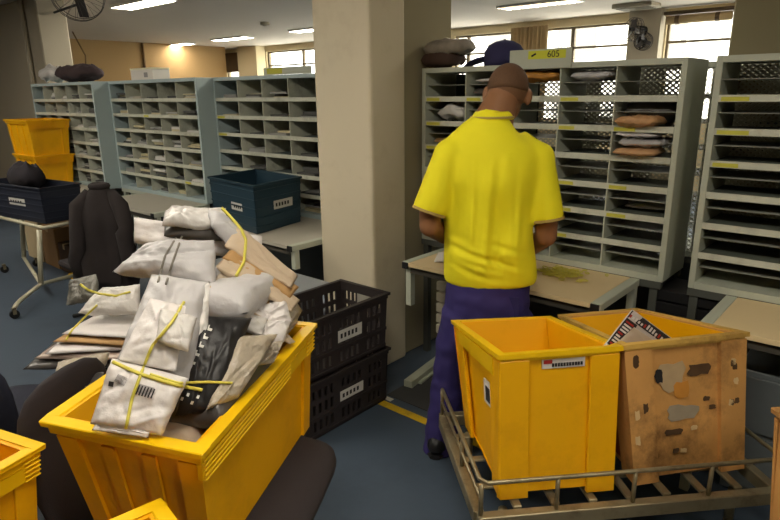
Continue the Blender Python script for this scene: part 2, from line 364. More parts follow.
# ------------------------------------------------------------------ plastic crates
def tri(c8):
    c = [Vector(p) for p in c8]      # bottom 00,10,11,01 then top
    def fn(u, v, w):
        lo = c[0]*(1-u)*(1-v)+c[1]*u*(1-v)+c[2]*u*v+c[3]*(1-u)*v
        hi = c[4]*(1-u)*(1-v)+c[5]*u*(1-v)+c[6]*u*v+c[7]*(1-u)*v
        return lo*(1-w)+hi*w
    return fn
def rect8(o, ax, ay, z0, z1, taper=.03):
    o = Vector(o); ax = Vector(ax); ay = Vector(ay); lo = []; hi = []
    n1, n2 = ax.normalized()*taper, ay.normalized()*taper
    for (u, v) in ((0, 0), (1, 0), (1, 1), (0, 1)):
        p = o+ax*u+ay*v; q = p+n1*(1-2*u)+n2*(1-2*v)
        lo.append(Vector((q.x, q.y, z0))); hi.append(Vector((p.x, p.y, z1)))
    return lo+hi
def mail_crate(c8, label, mt, rimmat, ribs=True, name='mail_crate', group=None, tall=False, skin=None):
    fn = tri(c8); base = sum((Vector(p) for p in c8[:4]), Vector())/4
    t = thing(name, base, label, 'crate', group)
    lx = (Vector(c8[5])-Vector(c8[4])).length; ly = (Vector(c8[7])-Vector(c8[4])).length; lz = (Vector(c8[4])-Vector(c8[0])).length
    e = .012; a, c, d = e/lx, e/ly, .012/lz
    rx, ry = .016/lx, .016/ly                  # body sits inside the rim line
    b = MB()
    x0, x1, y0, y1 = rx, 1-rx, ry, 1-ry
    b.box(x0, x1, y0, y0+c, 0, 1, fn).box(x0, x1, y1-c, y1, 0, 1, fn).box(x0, x0+a, y0+c, y1-c, 0, 1, fn).box(x1-a, x1, y0+c, y1-c, 0, 1, fn).box(x0+a, x1-a, y0+c, y1-c, 0, d, fn)
    pd = .085 if tall else .05
    pw, pv = pd/lx, pd/ly; ox, oy = (.018/lx, .018/ly) if tall else (.011/lx, .011/ly); wt = 1-.02/lz if tall else .88; wb = -.012/lz if tall else 0
    for (ua, ub) in ((x0-ox, x0+pw), (x1-pw, x1+ox)):
        b.box(ua, ub, y0-oy, y0, wb, wt, fn).box(ua, ub, y1, y1+oy, wb, wt, fn)
    for (va, vb) in ((y0, y0+pv), (y1-pv, y1)):
        b.box(x0-ox, x0, va, vb, wb, wt, fn).box(x1, x1+ox, va, vb, wb, wt, fn)
    if ribs and not tall:
        for uc in (.36, .64):
            b.box(uc-.045, uc+.045, y0-oy*.7, y0, 0, .86, fn); b.box(uc-.045, uc+.045, y1, y1+oy*.7, 0, .86, fn)
    b.build('body', mt, t, bevel=.004, segs=2)
    if skin:
        k_ = MB(); q = .002; a2, c2 = q/lx, q/ly
        k_.box(x0+a+a2, x1-a-a2, y0+c+.0003, y0+c+c2, d*2, .985, fn).box(x0+a+a2, x1-a-a2, y1-c-c2, y1-c-.0003, d*2, .985, fn).box(x0+a+.0003, x0+a+a2, y0+c+c2, y1-c-c2, d*2, .985, fn).box(x1-a-a2, x1-a-.0003, y0+c+c2, y1-c-c2, d*2, .985, fn)
        k_.build('inner_wall', skin, t)
    r = MB(); hw = .05/lz
    def ring(z0, z1, o1, i1):
        uo, ui, vo, vi = o1/lx, i1/lx, o1/ly, i1/ly
        r.box(-uo, 1+uo, -vo, vi, z0, z1, fn).box(-uo, 1+uo, 1-vi, 1+vo, z0, z1, fn).box(-uo, ui, vi, 1-vi, z0, z1, fn).box(1-ui, 1+uo, vi, 1-vi, z0, z1, fn)
    ring(1-.012/lz, 1.0+.004/lz, .008 if tall else .012, .02)
    if tall: ring(1-.024/lz, 1-.012/lz, -.002, .0149)
    else:
        ring(1-.034/lz, 1-.012/lz, .003, .0149)
        r.box(1-.0149/lx, 1+.003/lx, 0, 1, 1-.080/lz, 1-.034/lz, fn)
    if tall:            # lifting lip on the short left side
        r.box(-.003/lx, .0149/lx, .12, .88, 1-.085/lz, 1-.024/lz, fn)
    if not tall:
        for k in range(5):                     # horizontal flutes of the rim band on the long sides
            zc = 1-(.026+.0125*k)/lz
            r.box(1+.003/lx, 1+.009/lx, .0, .70, zc-.003/lz, zc+.003/lz, fn); r.box(1+.003/lx, 1+.009/lx, .9, 1.0, zc-.003/lz, zc+.003/lz, fn)
    r.build('rim', rimmat, t, bevel=.0025)
    return t, fn, y0, x0
# the big crate full of parcels
big8 = [W(*p) for p in ((-.735, 1.262, .55), (-.415, 1.14, .55), (-.270, 1.782, .55), (-.60, 1.885, .55), (-.797, 1.235, .9), (-.402, 1.102, .9), (-.251, 1.81, .9), (-.646, 1.94, .9))]
tb, fbig, _, _ = mail_crate(big8, 'large yellow crate heaped with grey and white parcels', YEL, YEL2)
# two crates on the trolley
b1 = [W(*p) for p in ((.358, 1.715, .315), (.753, 1.76, .315), (.690, 2.215, .315), (.300, 2.175, .315), (.35, 1.774, .8), (.758, 1.833, .8), (.655, 2.32, .72), (.255, 2.285, .72))]
t1, f1, y1_, x1_ = mail_crate(b1, 'empty bright yellow crate on the trolley behind the man', YEL, YEL2, tall=True)
e_ = .002
MB().box(.36, .72, y1_-.010, y1_+e_, .88, .945, f1).build('label', WHITE, t1)
MB().box(.37, .44, y1_-.016, y1_-.0102, .915, .94, f1).build('red_mark', REDI, t1)
g = MB()
for k in range(11): g.box(.44+k*.024, .457+k*.024, y1_-.016, y1_-.0102, .892, .915, f1)
g.build('print', DARKI, t1)
MB().box(x1_-.012, x1_+e_, .24, .40, .52, .70, f1).build('side_label', WHITE, t1)
MB().box(x1_-.018, x1_-.0122, .27, .35, .55, .66, f1).build('side_print', DARKI, t1)
MB().box(x1_-.012, x1_+e_, .40, .66, .80, .90, f1).build('lip_label', mat('amber_label', (226, 160, 60), .6), t1)
b2 = [W(*p) for p in ((.835, 1.785, .315), (1.262, 1.875, .315), (1.15, 2.27, .315), (.779, 2.205, .315), (.775, 1.841, .8), (1.236, 1.939, .8), (1.049, 2.40, .72), (.702, 2.335, .72))]
t2, f2, y2_, x2_ = mail_crate(b2, 'worn scuffed yellow crate with peeled labels on the trolley', OLDY, mat('worn_rim', (214, 172, 84), .6, .15, 9, dirt=(120, 84, 44), dirt_amt=.6), tall=True, skin=YEL)
TORN = mat('torn_paper', (186, 160, 122), .8, .15, 30)
def rag(u0, u1, w0, w1, m_, name, seed, off=.012):
    rn = random.Random(seed); n = 14; c = ((u0+u1)/2, (w0+w1)/2); vs = []; 
    for k in range(n):
        q = 6.2832*k/n; rr = rn.uniform(.75, 1.1); sq = max(abs(math.cos(q)), abs(math.sin(q)))
        vs.append((c[0]+(u1-u0)/2*math.cos(q)/sq*rr, c[1]+(w1-w0)/2*math.sin(q)/sq*rr))
    P_ = [f2(u, y2_-off, w) for u, w in vs]+[f2(u, y2_-off+.004, w) for u, w in vs]
    MB().add(P_, [tuple(range(n)), tuple(range(2*n-1, n-1, -1))]+[(k, k+n, (k+1) % n+n, (k+1) % n) for k in range(n)]).build(name, m_, t2)
rag(.26, .50, .62, .84, TORN, 'torn_label', 1); rag(.33, .60, .40, .52, mat('torn_grey_paper', (160, 146, 124), .8, .15, 30), 'torn_label', 2); rag(.24, .31, .70, .80, DARKI, 'print', 3, .0125)
rag(.40, .54, .56, .70, mat('orange_patch', (204, 138, 54), .7, .2, 20), 'peeled_patch', 4, .013); rag(.52, .72, .72, .80, mat('soot_smear', (86, 62, 38), .8, .3, 30), 'stain', 5); rag(.30, .46, .30, .345, mat('soot_smear', (86, 62, 38), .8, .3, 30), 'stain', 6)
SM = mat('soot_smear', (86, 62, 38), .8, .3, 30); PALE = mat('pale_scuff', (216, 186, 136), .8, .15, 24)
rn_ = random.Random(31)
for k in range(7):
    u_, w_ = rn_.uniform(.87, .95), rn_.uniform(.45, .92); rag(u_-.02, u_+.025, w_-.03, w_+.02, SM if k % 3 else PALE, 'scuff', 40+k, .0365)
for k in range(5):
    u_, w_ = rn_.uniform(.04, .14), rn_.uniform(.3, .9); rag(u_-.02, u_+.025, w_-.04, w_+.03, PALE if k % 2 else SM, 'scuff', 60+k, .0365)
for k in range(5):
    u_, w_ = rn_.uniform(.3, .75), rn_.uniform(.08, .55); rag(u_-.03, u_+.03, w_-.02, w_+.015, PALE if k % 2 else SM, 'scuff', 80+k, .0135)
RUST = mat('rust_red_plastic', (140, 62, 26), .6, .2, 8)
MB().box(x2_-.010, x2_-.0072, .26, .8, .05, .72, f2).build('red_brown_panel', RUST, t2)  # red-brown sheet covering the lower left face
# partial crates at the frame edge
def edge_crate(o, ang, lx, ly, z0, z1, label, mt, rim):
    a = R(ang); ax = W(math.cos(a)*lx, math.sin(a)*lx, 0); ay = W(-math.sin(a)*ly, math.cos(a)*ly, 0)
    return mail_crate(rect8(W(*o), ax, ay, z0, z1), label, mt, rim)
# stacked black crates against the column
def vent_crate(o, ax, ay, z0, z1, label, mt, cat='crate', group=None, slots=True, name='slotted_crate', text=True, holes=None):
    c8 = rect8(o, ax, ay, z0, z1, .012); fn = tri(c8); base = sum((Vector(p) for p in c8[:4]), Vector())/4
    t = thing(name, base, label, cat, group)
    lx = Vector(ax).length; ly = Vector(ay).length; lz = z1-z0; e = .01
    b = MB(); E_ = lambda m_: m_
    def wall(axis, lo):
        # a wall made of rails and bars, with slots left open
        def bx(s0, s1, w0, w1, off0=0, off1=e):
            if axis == 'x':   # wall along u at v = lo
                v0, v1 = (off0/ly, off1/ly) if lo == 0 else (1-off1/ly, 1-off0/ly); b.box(s0, s1, v0, v1, w0, w1, fn)
            else:
                u0, u1 = (off0/lx, off1/lx) if lo == 0 else (1-off1/lx, 1-off0/lx); b.box(u0, u1, s0, s1, w0, w1, fn)
        if not slots:
            bx(0, 1, 0, 1)
            for w in (.12, .3, .5, .68, .86): bx(0, 1, w-.018, w+.018, -.006, 0)
            return
        bands = [(0, .12), (.30, .42), (.60, .68), (.84, 1.0)]
        for w0, w1 in bands: bx(0, 1, w0, w1)
        for w in (.06, .36, .92): bx(0, 1, w-.02, w+.02, -.006, 0)
        n = 15 if axis == 'y' else 11
        for (w0, w1) in ((.12, .30), (.42, .60), (.68, .84)):
            for k in range(n+1):
                s0 = k/n*.985; bx(s0, s0+(.03 if (k % 5) else .075) if s0 < .9 else 1, w0, w1)
    for lo in (0, 1): wall('x', lo); wall('y', lo)
    b.box(0, 1, 0, 1, 0, .03, fn)
    b.build('body', mt, t)
    r = MB(); o_ = .012
    uo, vo, ui, vi = o_/lx, o_/ly, .012/lx, .012/ly
    r.box(-uo, 1+uo, -vo, vi, .955, 1.0, fn).box(-uo, 1+uo, 1-vi, 1+vo, .955, 1.0, fn).box(-uo, ui, vi, 1-vi, .955, 1.0, fn).box(1-ui, 1+uo, vi, 1-vi, .955, 1.0, fn)
    r.build('rim', mt, t, bevel=.002)
    return t, fn
LABW = mat('white_print', (206, 204, 198), .6, .1, 30)
def crate_label(t, fn, side, s0, s1, w0, w1, marks=5):
    # a stencilled label ending in an arrow tip
    def P(s, off, w): return fn(1+off, s, w) if side == 'u1' else fn(s, -off, w) if side == 'v0' else fn(-off, s, w)
    o1, o2 = .006, .010
    b = MB(); b.box(s0, s1, o1, o2, w0, w1, lambda s_, o, w: P(s_, o, w))
    b.build('label', LABW, t)
    g = MB(); d = (s1-s0)/(marks+1.5)
    for k in range(marks):
        a = s0+d*(.6+k); g.box(a, a+d*.55, o2+.001, o2+.003, w0+(w1-w0)*.3, w1-(w1-w0)*.3, lambda s_, o, w: P(s_, o, w))
    g.build('label_print', DARKI, t)
ax = Vector((.345, 0, 0)); ay = Vector((0, .60, 0))
ta, fa = vent_crate((-2.305, 1.615, 0), ax, ay, 0.003, .31, 'lower black slotted crate on the floor in front of the column', BLKC)
crate_label(ta, fa, 'u1', .40, .68, .44, .62)
tb2, fb2 = vent_crate((-2.305, 1.615, 0), ax, ay, .312, .62, 'upper black slotted crate stacked in front of the column', BLKC)
crate_label(tb2, fb2, 'u1', .40, .68, .46, .66)
MB().box(.42, .72, 1-.012/.6, 1-.0105/.6, .66, .86, lambda u, v, w: fb2(u, v-.012, w)).build('label_plate', mat('grey_plate', (150, 146, 136), .6), tb2)
# big dark blue crate on the table
P = [atz(257, 235, .752), atz(305, 226, .752), atz(211, 221, .752)]
tc_, fc_ = vent_crate(P[0], Vector((-.09, .46, 0)), Vector((-.60, .07, 0)), .752, 1.07, 'big dark blue crate on the table left of the column', BLUEC, slots=False, name='plastic_crate')
crate_label(tc_, fc_, 'v0', .38, .80, .42, .60)
crate_label(tc_, fc_, 'u0', .28, .52, .40, .56, 4)
# ------------------------------------------------------------------ tube cart at far left with navy crate
def cart():
    z = .60; x0, x1, y0, y1 = -6.4, -5.32, 1.68, 1.90
    t = thing('tube_cart', (-5.7, 1.9, 0), 'cream tube-frame cart on casters holding the navy crate at left', 'cart')
    MB().tube([(x0, y0-.02, z-.02), (x1, y0+.08, z-.02), (x1-.05, y1+.15, z-.02), (x0, y1+.1, z-.02)], .016, 10, closed=True).build('top_frame', TUBEW, t, smooth=True)
    p1 = atz(41, 284, .11); p0 = Vector((p1.x+.02, p1.y+.05, z-.035))
    MB().tube([p0, p1], .02, 10).build('leg', TUBEW, t, smooth=True)
    MB().tube([(-6.4, 1.95, z-.03), (-6.4, 1.9, .11)], .02, 10).build('leg', TUBEW, t, smooth=True)
    c1 = atz(13, 306, .1); e1 = Vector((-5.41, 2.06, .11))
    MB().tube([e1, p1, p1+(c1-p1)*.75, c1+Vector((.0, .02, .0)), c1+Vector((0, 0, -.03))], .017, 10).build('foot_bar', TUBEW, t, smooth=True)
    MB().tube([p1, (-6.4, 1.9, .11)], .015, 10).build('cross_bar', TUBEW, t, smooth=True)
    for c in (c1, e1, Vector((-6.4, 1.72, .1)), Vector((-6.4, 2.0, .1))):
        w = MB().cyl((c.x-.012, c.y, .035), (c.x+.012, c.y, .035), .034, 16).build('caster', BLACK, t, smooth=False)
        MB().box(c.x-.018, c.x-.0135, c.y-.012, c.y+.012, .035, .085).box(c.x+.0135, c.x+.018, c.y-.012, c.y+.012, .035, .085).box(c.x-.018, c.x+.018, c.y-.012, c.y+.012, .072, .085).build('fork', STEEL, w)
cart()
tn, fn_ = vent_crate((-6.30, 1.64, 0), Vector((.95, .15, 0)), Vector((-.055, .34, 0)), .60, .90, 'navy crate on the tube cart at the left edge', NAVY, slots=False, name='plastic_crate')
crate_label(tn, fn_, 'v0', .45, .72, .42, .62)
# yellow crates far left, nested, standing on the table
o = atz(40, 186, .755)
for k, (z0, z1, l) in enumerate(((.752, 1.06, 'lower of two nested yellow crates by the grey pillar'), (1.065, 1.40, 'upper of two nested yellow crates by the grey pillar'))):
    a = .0 if k == 0 else .02
    mail_crate(rect8((-6.98-a, 2.15-a, 0), Vector((.56+2*a, -.0, 0)), Vector((.0, .36+a, 0)), z0, z1, .025), l, YEL, YEL)
# ------------------------------------------------------------------ soft parcels
def pillow_mb(c4, th, seed=0, wr=.006, n=16, p=4, bend=0.0, rnd_=0.0, creases=6):
    c = [Vector(q) for q in c4]; nrm = ((c[1]-c[0]).cross(c[3]-c[0])).normalized()
    rg = random.Random(seed*17+3); rs = Vector((seed*3.1, seed*1.7, seed*.9)); vs = []; fs = []
    CR = []
    for k in range(creases):
        q = rg.uniform(0, 3.1416); CR.append((math.cos(q), math.sin(q), rg.uniform(.15, .85), rg.uniform(.15, .85), rg.choice((-1, -1, 1))*rg.uniform(.5, 1.3), rg.uniform(.02, .05), rg.uniform(.25, .6)))
    for sgn in (1, -1):
        for i in range(n+1):
            for j in range(n+1):
                u, v = i/n, j/n
                uu, vv = u, v
                if rnd_:
                    a_, b_ = 2*u-1, 2*v-1
                    a2, b2 = a_*math.sqrt(1-b_*b_/2), b_*math.sqrt(1-a_*a_/2)
                    uu, vv = (a_*(1-rnd_)+a2*rnd_+1)/2, (b_*(1-rnd_)+b2*rnd_+1)/2
                q = c[0]*(1-uu)*(1-vv)+c[1]*uu*(1-vv)+c[2]*uu*vv+c[3]*(1-uu)*vv
                pr = max(0, (1-abs(2*u-1)**p)*(1-abs(2*v-1)**p))**.5
                nn = noise.noise(q*12+rs)*wr*1.5+(1-2*abs(noise.noise(q*21+rs)))*wr*.7+(1-2*abs(noise.noise(q*47+rs*2)))*wr*.35
                for (ca, sa, pu, pv_, am, wd_, ln) in CR:
                    d = abs((u-pu)*sa-(v-pv_)*ca); al = abs((u-pu)*ca+(v-pv_)*sa)
                    if al < ln: nn += am*wr*1.2*math.exp(-d/wd_)*(1-al/ln)
                off = sgn*th/2*pr+nn*(pr**.4)+bend*(1-(2*u-1)**2)
                vs.append(q+nrm*off)
    m_ = (n+1)*(n+1)
    for i in range(n):
        for j in range(n):
            a = i*(n+1)+j; b_ = a+1; c_ = a+n+2; d = a+n+1
            fs.append((a, d, c_, b_)); fs.append((m_+a, m_+b_, m_+c_, m_+d))
    M_ = MB(); M_.add(vs, fs)
    for i in range(n):
        for (a, b_) in ((i, i+1), (n*(n+1)+i, n*(n+1)+i+1), (i*(n+1), (i+1)*(n+1)), (i*(n+1)+n, (i+1)*(n+1)+n)):
            M_.f.append((a, b_, m_+b_, m_+a))
    return M_
PM = dict(
    grey=mat('grey_poly_mailer', (186, 183, 184), .42, .05, 5, bump=.5, bscale=22), white=mat('white_poly_mailer', (212, 206, 204), .45, .05, 6, bump=.4, bscale=26),
    pale=mat('pale_plastic_wrap', (204, 200, 196), .32, .08, 6, bump=.7, bscale=28), beige=mat('beige_envelope', (192, 172, 148), .7, .08, 6, bump=.4, bscale=18),
    kraft=mat('kraft_paper', (178, 140, 92), .75, .08, 8), black=mat('black_poly_mailer', (28, 26, 27), .48, .15, 8, bump=.3, bscale=24),
    dark=mat('dark_glossy_wrap', (78, 74, 72), .3, .35, 26), clear=mat('clear_wrapped_mail', (168, 156, 138), .28, .35, 26, bump=.8, bscale=30), mag=mat('magazine_cover', (176, 158, 146), .4, .35, 18),
    silver=mat('crinkled_silver_bag', (104, 102, 96), .2, .55, 34, bump=.6, bscale=60), wrapb=mat('bubble_wrap_brown', (196, 150, 106), .35, .2, 60, bump=.5, bscale=120))
PILE = []
def parcel(c4, th, m_, label, name='parcel', cat='parcel', seed=None, wr=.006, p=4, n=30, pile=True, bend=0, group=None):
    seed = len(PILE)+1 if seed is None else seed
    b = pillow_mb([at(*q) for q in c4], th, seed, wr, n, p, bend)
    o = tag(b.build(name, PM[m_] if isinstance(m_, str) else m_, smooth=True), label, cat, group)
    if pile: PILE.append(o)
    return o
# inside fill, lying in the crate
def lay(x, y, z, lx, ly, th, ang, m_, label, name='parcel', tilt=0, wr=.006, **k):
    a = R(ang); u = Vector((math.cos(a), math.sin(a), 0)); v = Vector((-math.sin(a), math.cos(a), 0))
    u2 = W(u.x, u.y, math.sin(R(tilt)))*lx/2; v2 = W(v.x, v.y, 0)*ly/2; c = W(x, y, z)
    b = pillow_mb([c-u2-v2, c+u2-v2, c+u2+v2, c-u2+v2], th, len(PILE)+1, wr, k.get('n', 22), k.get('p', 6))
    o = tag(b.build(name, PM[m_] if isinstance(m_, str) else m_, smooth=True), label, k.get('cat', 'parcel'), k.get('group'))
    PILE.append(o); return o
lay(-.55, 1.33, .73, .24, .20, .26, -12, 'beige', 'beige parcel buried at the front bottom of the large crate')
lay(-.455, 1.63, .72, .24, .32, .28, -12, 'grey', 'grey parcel buried at the back bottom of the large crate')
lay(-.47, 1.42, .89, .24, .32, .10, -14, 'dark', 'dark wrapped parcel wedged mid-height inside the large crate')
lay(-.46, 1.72, .95, .30, .26, .14, -14, 'clear', 'clear wrapped parcel under the beige envelopes at the crate back')
lay(-.50, 1.62, 1.07, .30, .26, .10, -10, 'grey', 'grey parcel in the heart of the heap')
# back and top of the heap
parcel([(134, 243, 1.86), (134, 217, 1.90), (262, 236, 1.84), (262, 262, 1.78)], .07, 'white', 'long white mailer with a flared left end near the heap top', wr=.012, p=6)
parcel([(164, 236, 1.80), (165, 220, 1.86), (232, 222, 1.84), (232, 240, 1.78)], .04, 'dark', 'dark wrapped book bundle under the white roll', wr=.004)
parcel([(162, 226, 1.78), (165, 210, 1.84), (226, 208, 1.84), (226, 226, 1.78)], .05, 'pale', 'white plastic roll lying on top of the heap', wr=.010, p=3)
parcel([(214, 224, 1.74), (208, 209, 1.80), (262, 250, 1.80), (250, 262, 1.74)], .05, 'grey', 'grey mailer sagging down the right of the heap top', wr=.007)
parcel([(112, 272, 1.60), (146, 243, 1.66), (214, 240, 1.68), (216, 288, 1.56)], .10, 'grey', 'bulging grey mailer with a pointed left tip', wr=.014, p=3)
for k, (q, m_, l) in enumerate((
    ([(224, 246, 1.70), (238, 226, 1.78), (298, 276, 1.78), (291, 288, 1.70)], 'beige', 'topmost beige envelope of the fan at the right'),
    ([(222, 258, 1.66), (236, 244, 1.74), (299, 287, 1.76), (290, 298, 1.68)], 'kraft', 'brown kraft envelope in the fan at the right'),
    ([(216, 266, 1.62), (230, 252, 1.70), (300, 300, 1.72), (292, 312, 1.64)], 'beige', 'beige envelope below the kraft one in the fan'),
    ([(210, 282, 1.58), (228, 266, 1.68), (300, 312, 1.72), (290, 326, 1.62)], 'clear', 'clear wrapped bundle low in the fan at the right'),
    ([(208, 300, 1.54), (224, 282, 1.62), (298, 322, 1.70), (280, 338, 1.58)], 'beige', 'lowest beige envelope of the fan by the crate rim'))):
    parcel(q, .024, m_, l, name='envelope', cat='envelope', wr=.005, p=8)
parcel([(214, 322, 1.50), (216, 306, 1.54), (268, 318, 1.58), (262, 334, 1.52)], .045, 'pale', 'crumpled white plastic wad beside the black mailer', wr=.012, p=3)
parcel([(246, 352, 1.50), (256, 324, 1.58), (292, 318, 1.64), (284, 342, 1.56)], .05, 'white', 'small white packet at the far right corner of the crate', wr=.008, p=3)
parcel([(262, 330, 1.58), (256, 306, 1.62), (286, 300, 1.66), (292, 322, 1.62)], .05, 'white', 'small crumpled white packet above the right rim', wr=.010, p=3)
rg_ = random.Random(12)
for k, l in enumerate(('thin beige envelope curling under the topmost of the fan', 'thin grey slip low in the envelope fan', 'narrow brown envelope poking out of the envelope fan', 'thin white slip near the right rim of the crate', 'narrow beige slip just above the right rim')):
    x = 222+k*7; y = 262+k*12; D = 1.62-k*.02
    parcel([(x, y+9, D), (x+6, y-3, D+.05), (x+62-k*4, y+24+k*2, D+.10), (x+56-k*4, y+34, D+.06)], .010, ('beige', 'grey', 'kraft', 'white', 'beige')[k], l, name='envelope', cat='envelope', wr=.006, p=8)
parcel([(196, 300, 1.50), (206, 282, 1.56), (250, 300, 1.58), (240, 322, 1.52)], .05, 'beige', 'creased beige packet above the black mailer', wr=.012, p=3)
parcel([(252, 366, 1.42), (262, 344, 1.48), (284, 340, 1.52), (274, 362, 1.46)], .035, 'clear', 'small clear bag of leaflets at the right rim of the crate', wr=.012, p=3)
# front of the heap
parcel([(175, 416, 1.24), (203, 316, 1.42), (252, 318, 1.46), (214, 412, 1.26)], .07, 'black', 'glossy black mailer with white lettering down its edge', wr=.007, p=5)
parcel([(206, 410, 1.24), (238, 336, 1.40), (278, 334, 1.48), (238, 398, 1.30)], .05, 'clear', 'clear wrapped beige parcel between black mailer and rim', wr=.008)
parcel([(112, 372, 1.27), (152, 274, 1.46), (208, 282, 1.46), (190, 386, 1.27)], .10, 'grey', 'tall grey mailer leaning at the front of the heap', wr=.012, p=3)
parcel([(176, 384, 1.30), (176, 306, 1.40), (210, 281, 1.45), (206, 372, 1.33)], .03, 'pale', 'translucent grey flap standing up right of the tall grey mailer', wr=.010)
parcel([(118, 360, 1.235), (150, 298, 1.345), (186, 306, 1.345), (176, 372, 1.235)], .06, 'white', 'white packet tied onto the tall grey mailer', wr=.010, p=3)
parcel([(156, 340, 1.235), (160, 309, 1.30), (197, 318, 1.30), (188, 352, 1.235)], .04, 'pale', 'small folded pale packet on the tall grey mailer', wr=.006)
e2 = parcel([(90, 424, 1.165), (112, 358, 1.245), (188, 378, 1.225), (162, 436, 1.145)], .05, 'white', 'white addressed mailer hanging over the front rim of the crate', wr=.009, p=6)
parcel([(92, 430, 1.155), (96, 422, 1.165), (150, 432, 1.145), (148, 438, 1.14)], .012, 'white', 'white paper edge sticking out below the addressed mailer', name='envelope', cat='envelope', wr=.002)
# bindings and prints laid on the heap surface
bpy.context.view_layer.update()
def bvh_of(objs):
    bpy.context.view_layer.update()
    vs = []; fs = []
    for o in objs:
        k = len(vs); vs += [o.matrix_world @ v.co for v in o.data.vertices]; fs += [tuple(i+k for i in p.vertices) for p in o.data.polygons]
    return BVHTree.FromPolygons(vs, fs)
def on_surface(tree, px, py, off=.004):
    o = Vector((0, 0, CAMH)); d = at(px, py, 1.0)-o; d.normalize()
    h = tree.ray_cast(o, d)
    if h[0] is None: return None
    return h[0]-d*off
def band(tree, pts, r, m_, label, n=14):
    P = []
    for (x0, y0), (x1, y1) in zip(pts[:-1], pts[1:]):
        for i in range(n):
            q = on_surface(tree, x0+(x1-x0)*i/n, y0+(y1-y0)*i/n)
            if q is not None: P.append(q)
    q = on_surface(tree, *pts[-1])
    if q is not None: P.append(q)
    if len(P) < 3: return None
    for _ in range(2): P = [P[0]]+[(P[i-1]+P[i]*2+P[i+1])/4 for i in range(1, len(P)-1)]+[P[-1]]
    return tag(MB().tube(P, r, 8).build('rubber_band', m_, smooth=True), label, 'rubber band')
TR = bvh_of(PILE)
band(TR, [(184, 302), (172, 322), (152, 346), (144, 366), (132, 398), (126, 428)], .0035, BAND, 'yellow rubber band running down the tall grey mailer')
band(TR, [(113, 362), (140, 374), (176, 385), (202, 390)], .0042, BAND, 'yellow rubber band across the front of the addressed mailer')
band(TR, [(150, 374), (178, 383), (206, 382), (232, 383)], .0032, BAND, 'yellow rubber band reaching across the black mailer')
band(TR, [(176, 238), (165, 256), (158, 282)], .003, BANDG, 'grey strap crossing the bulging grey mailer')
band(TR, [(182, 236), (174, 258), (166, 284)], .003, BANDG, 'second grey strap crossing the bulging grey mailer')
band(TR, [(222, 208), (240, 226), (246, 240), (244, 262), (236, 276)], .0045, BAND, 'yellow rubber band arching over the envelope fan')
# printed patches, each lying on one parcel
def patch(tree, q4, m_, name, parent, off=.003, nu=6, nv=6):
    vs = []; ok = True
    for i in range(nu+1):
        for j in range(nv+1):
            u, v = i/nu, j/nv
            x = q4[0][0]*(1-u)*(1-v)+q4[1][0]*u*(1-v)+q4[2][0]*u*v+q4[3][0]*(1-u)*v
            y = q4[0][1]*(1-u)*(1-v)+q4[1][1]*u*(1-v)+q4[2][1]*u*v+q4[3][1]*(1-u)*v
            p = on_surface(tree, x, y, off)
            if p is None: return None
            vs.append(p)
    b = MB(); b.add(vs, [(i*(nv+1)+j, (i+1)*(nv+1)+j, (i+1)*(nv+1)+j+1, i*(nv+1)+j+1) for i in range(nu) for j in range(nv)])
    return b.build(name, m_, parent)
T2 = bvh_of([e2])
GREYP = mat('faint_print', (150, 146, 146), .7, .2, 60)
for q in ([(118, 374), (128, 378), (124, 386), (114, 381)], [(137, 383), (155, 388), (149, 396), (133, 391)]): patch(T2, q, GREYP, 'address_print', e2)
for k in range(7): patch(T2, [(136+k*3, 384+k*.8), (137.4+k*3, 384.4+k*.8), (133.4+k*3, 394+k*.8), (132+k*3, 393.5+k*.8)], DARKI, 'barcode_bar', e2, .0045, 1, 4)
patch(T2, [(109, 381), (114, 382), (113, 387), (108, 386)], DARKI, 'round_mark', e2, .004, 2, 2)
blk = [o for o in PILE if 'lettering' in o['label']][0]
T3 = bvh_of([blk])
for k in range(6):
    x, y = 186+k*4.2, 372-k*8.4
    patch(T3, [(x, y), (x+4.4, y+1.2), (x+5.6, y-1.2), (x+1.4, y-2.6)], LABW, 'letter', blk, .003, 2, 2)
    patch(T3, [(x+.4, y-1.5), (x+1.7, y-1), (x+3.2, y-5), (x+1.8, y-5.4)], LABW, 'letter', blk, .003, 2, 2)
for (x, y) in ((190, 404), (196, 398), (180, 400), (186, 396)): patch(T3, [(x, y), (x+2.5, y+.8), (x+4, y-2.5), (x+1.6, y-3.2)], LABW, 'letter', blk, .003, 2, 2)
# ------------------------------------------------------------------ heap left of the crate, on a small dark table
tt = thing('side_table', W(-1.2, 2.28, 0), 'small dark table carrying magazines behind the black chair', 'table')
MB().obox(W(-1.06, 2.30, .605), W(.17, 0, 0), W(0, .2, 0), (0, 0, .015)).build('top', BLACK, tt)
for a in (-1, 1):
    for c in (-1, 1):
        p = W(-1.06+a*.14, 2.30+c*.17, 0); MB().cyl(p, p+Vector((0, 0, .59)), .014, 8).build('leg', BLACK, tt)
lay(-1.16, 2.22, .638, .46, .30, .035, 4, 'dark', 'flat grey-black plastic mailer at the bottom of the magazine pile', wr=.003)
lay(-1.13, 2.21, .668, .42, .28, .022, -4, 'mag', 'rumpled magazine in the pile on the small table', name='magazine', cat='magazine', wr=.003)
lay(-1.12, 2.22, .692, .38, .26, .022, 6, 'white', 'white booklet with orange edge in the magazine pile', name='magazine', cat='magazine', wr=.002)
lay(-1.10, 2.23, .716, .36, .25, .022, -8, 'kraft', 'tan catalogue in the magazine pile', name='magazine', cat='magazine', wr=.002)
lay(-1.07, 2.24, .739, .36, .24, .020, -10, 'white', 'white catalogue on top of the magazine pile', name='magazine', cat='magazine', wr=.002)
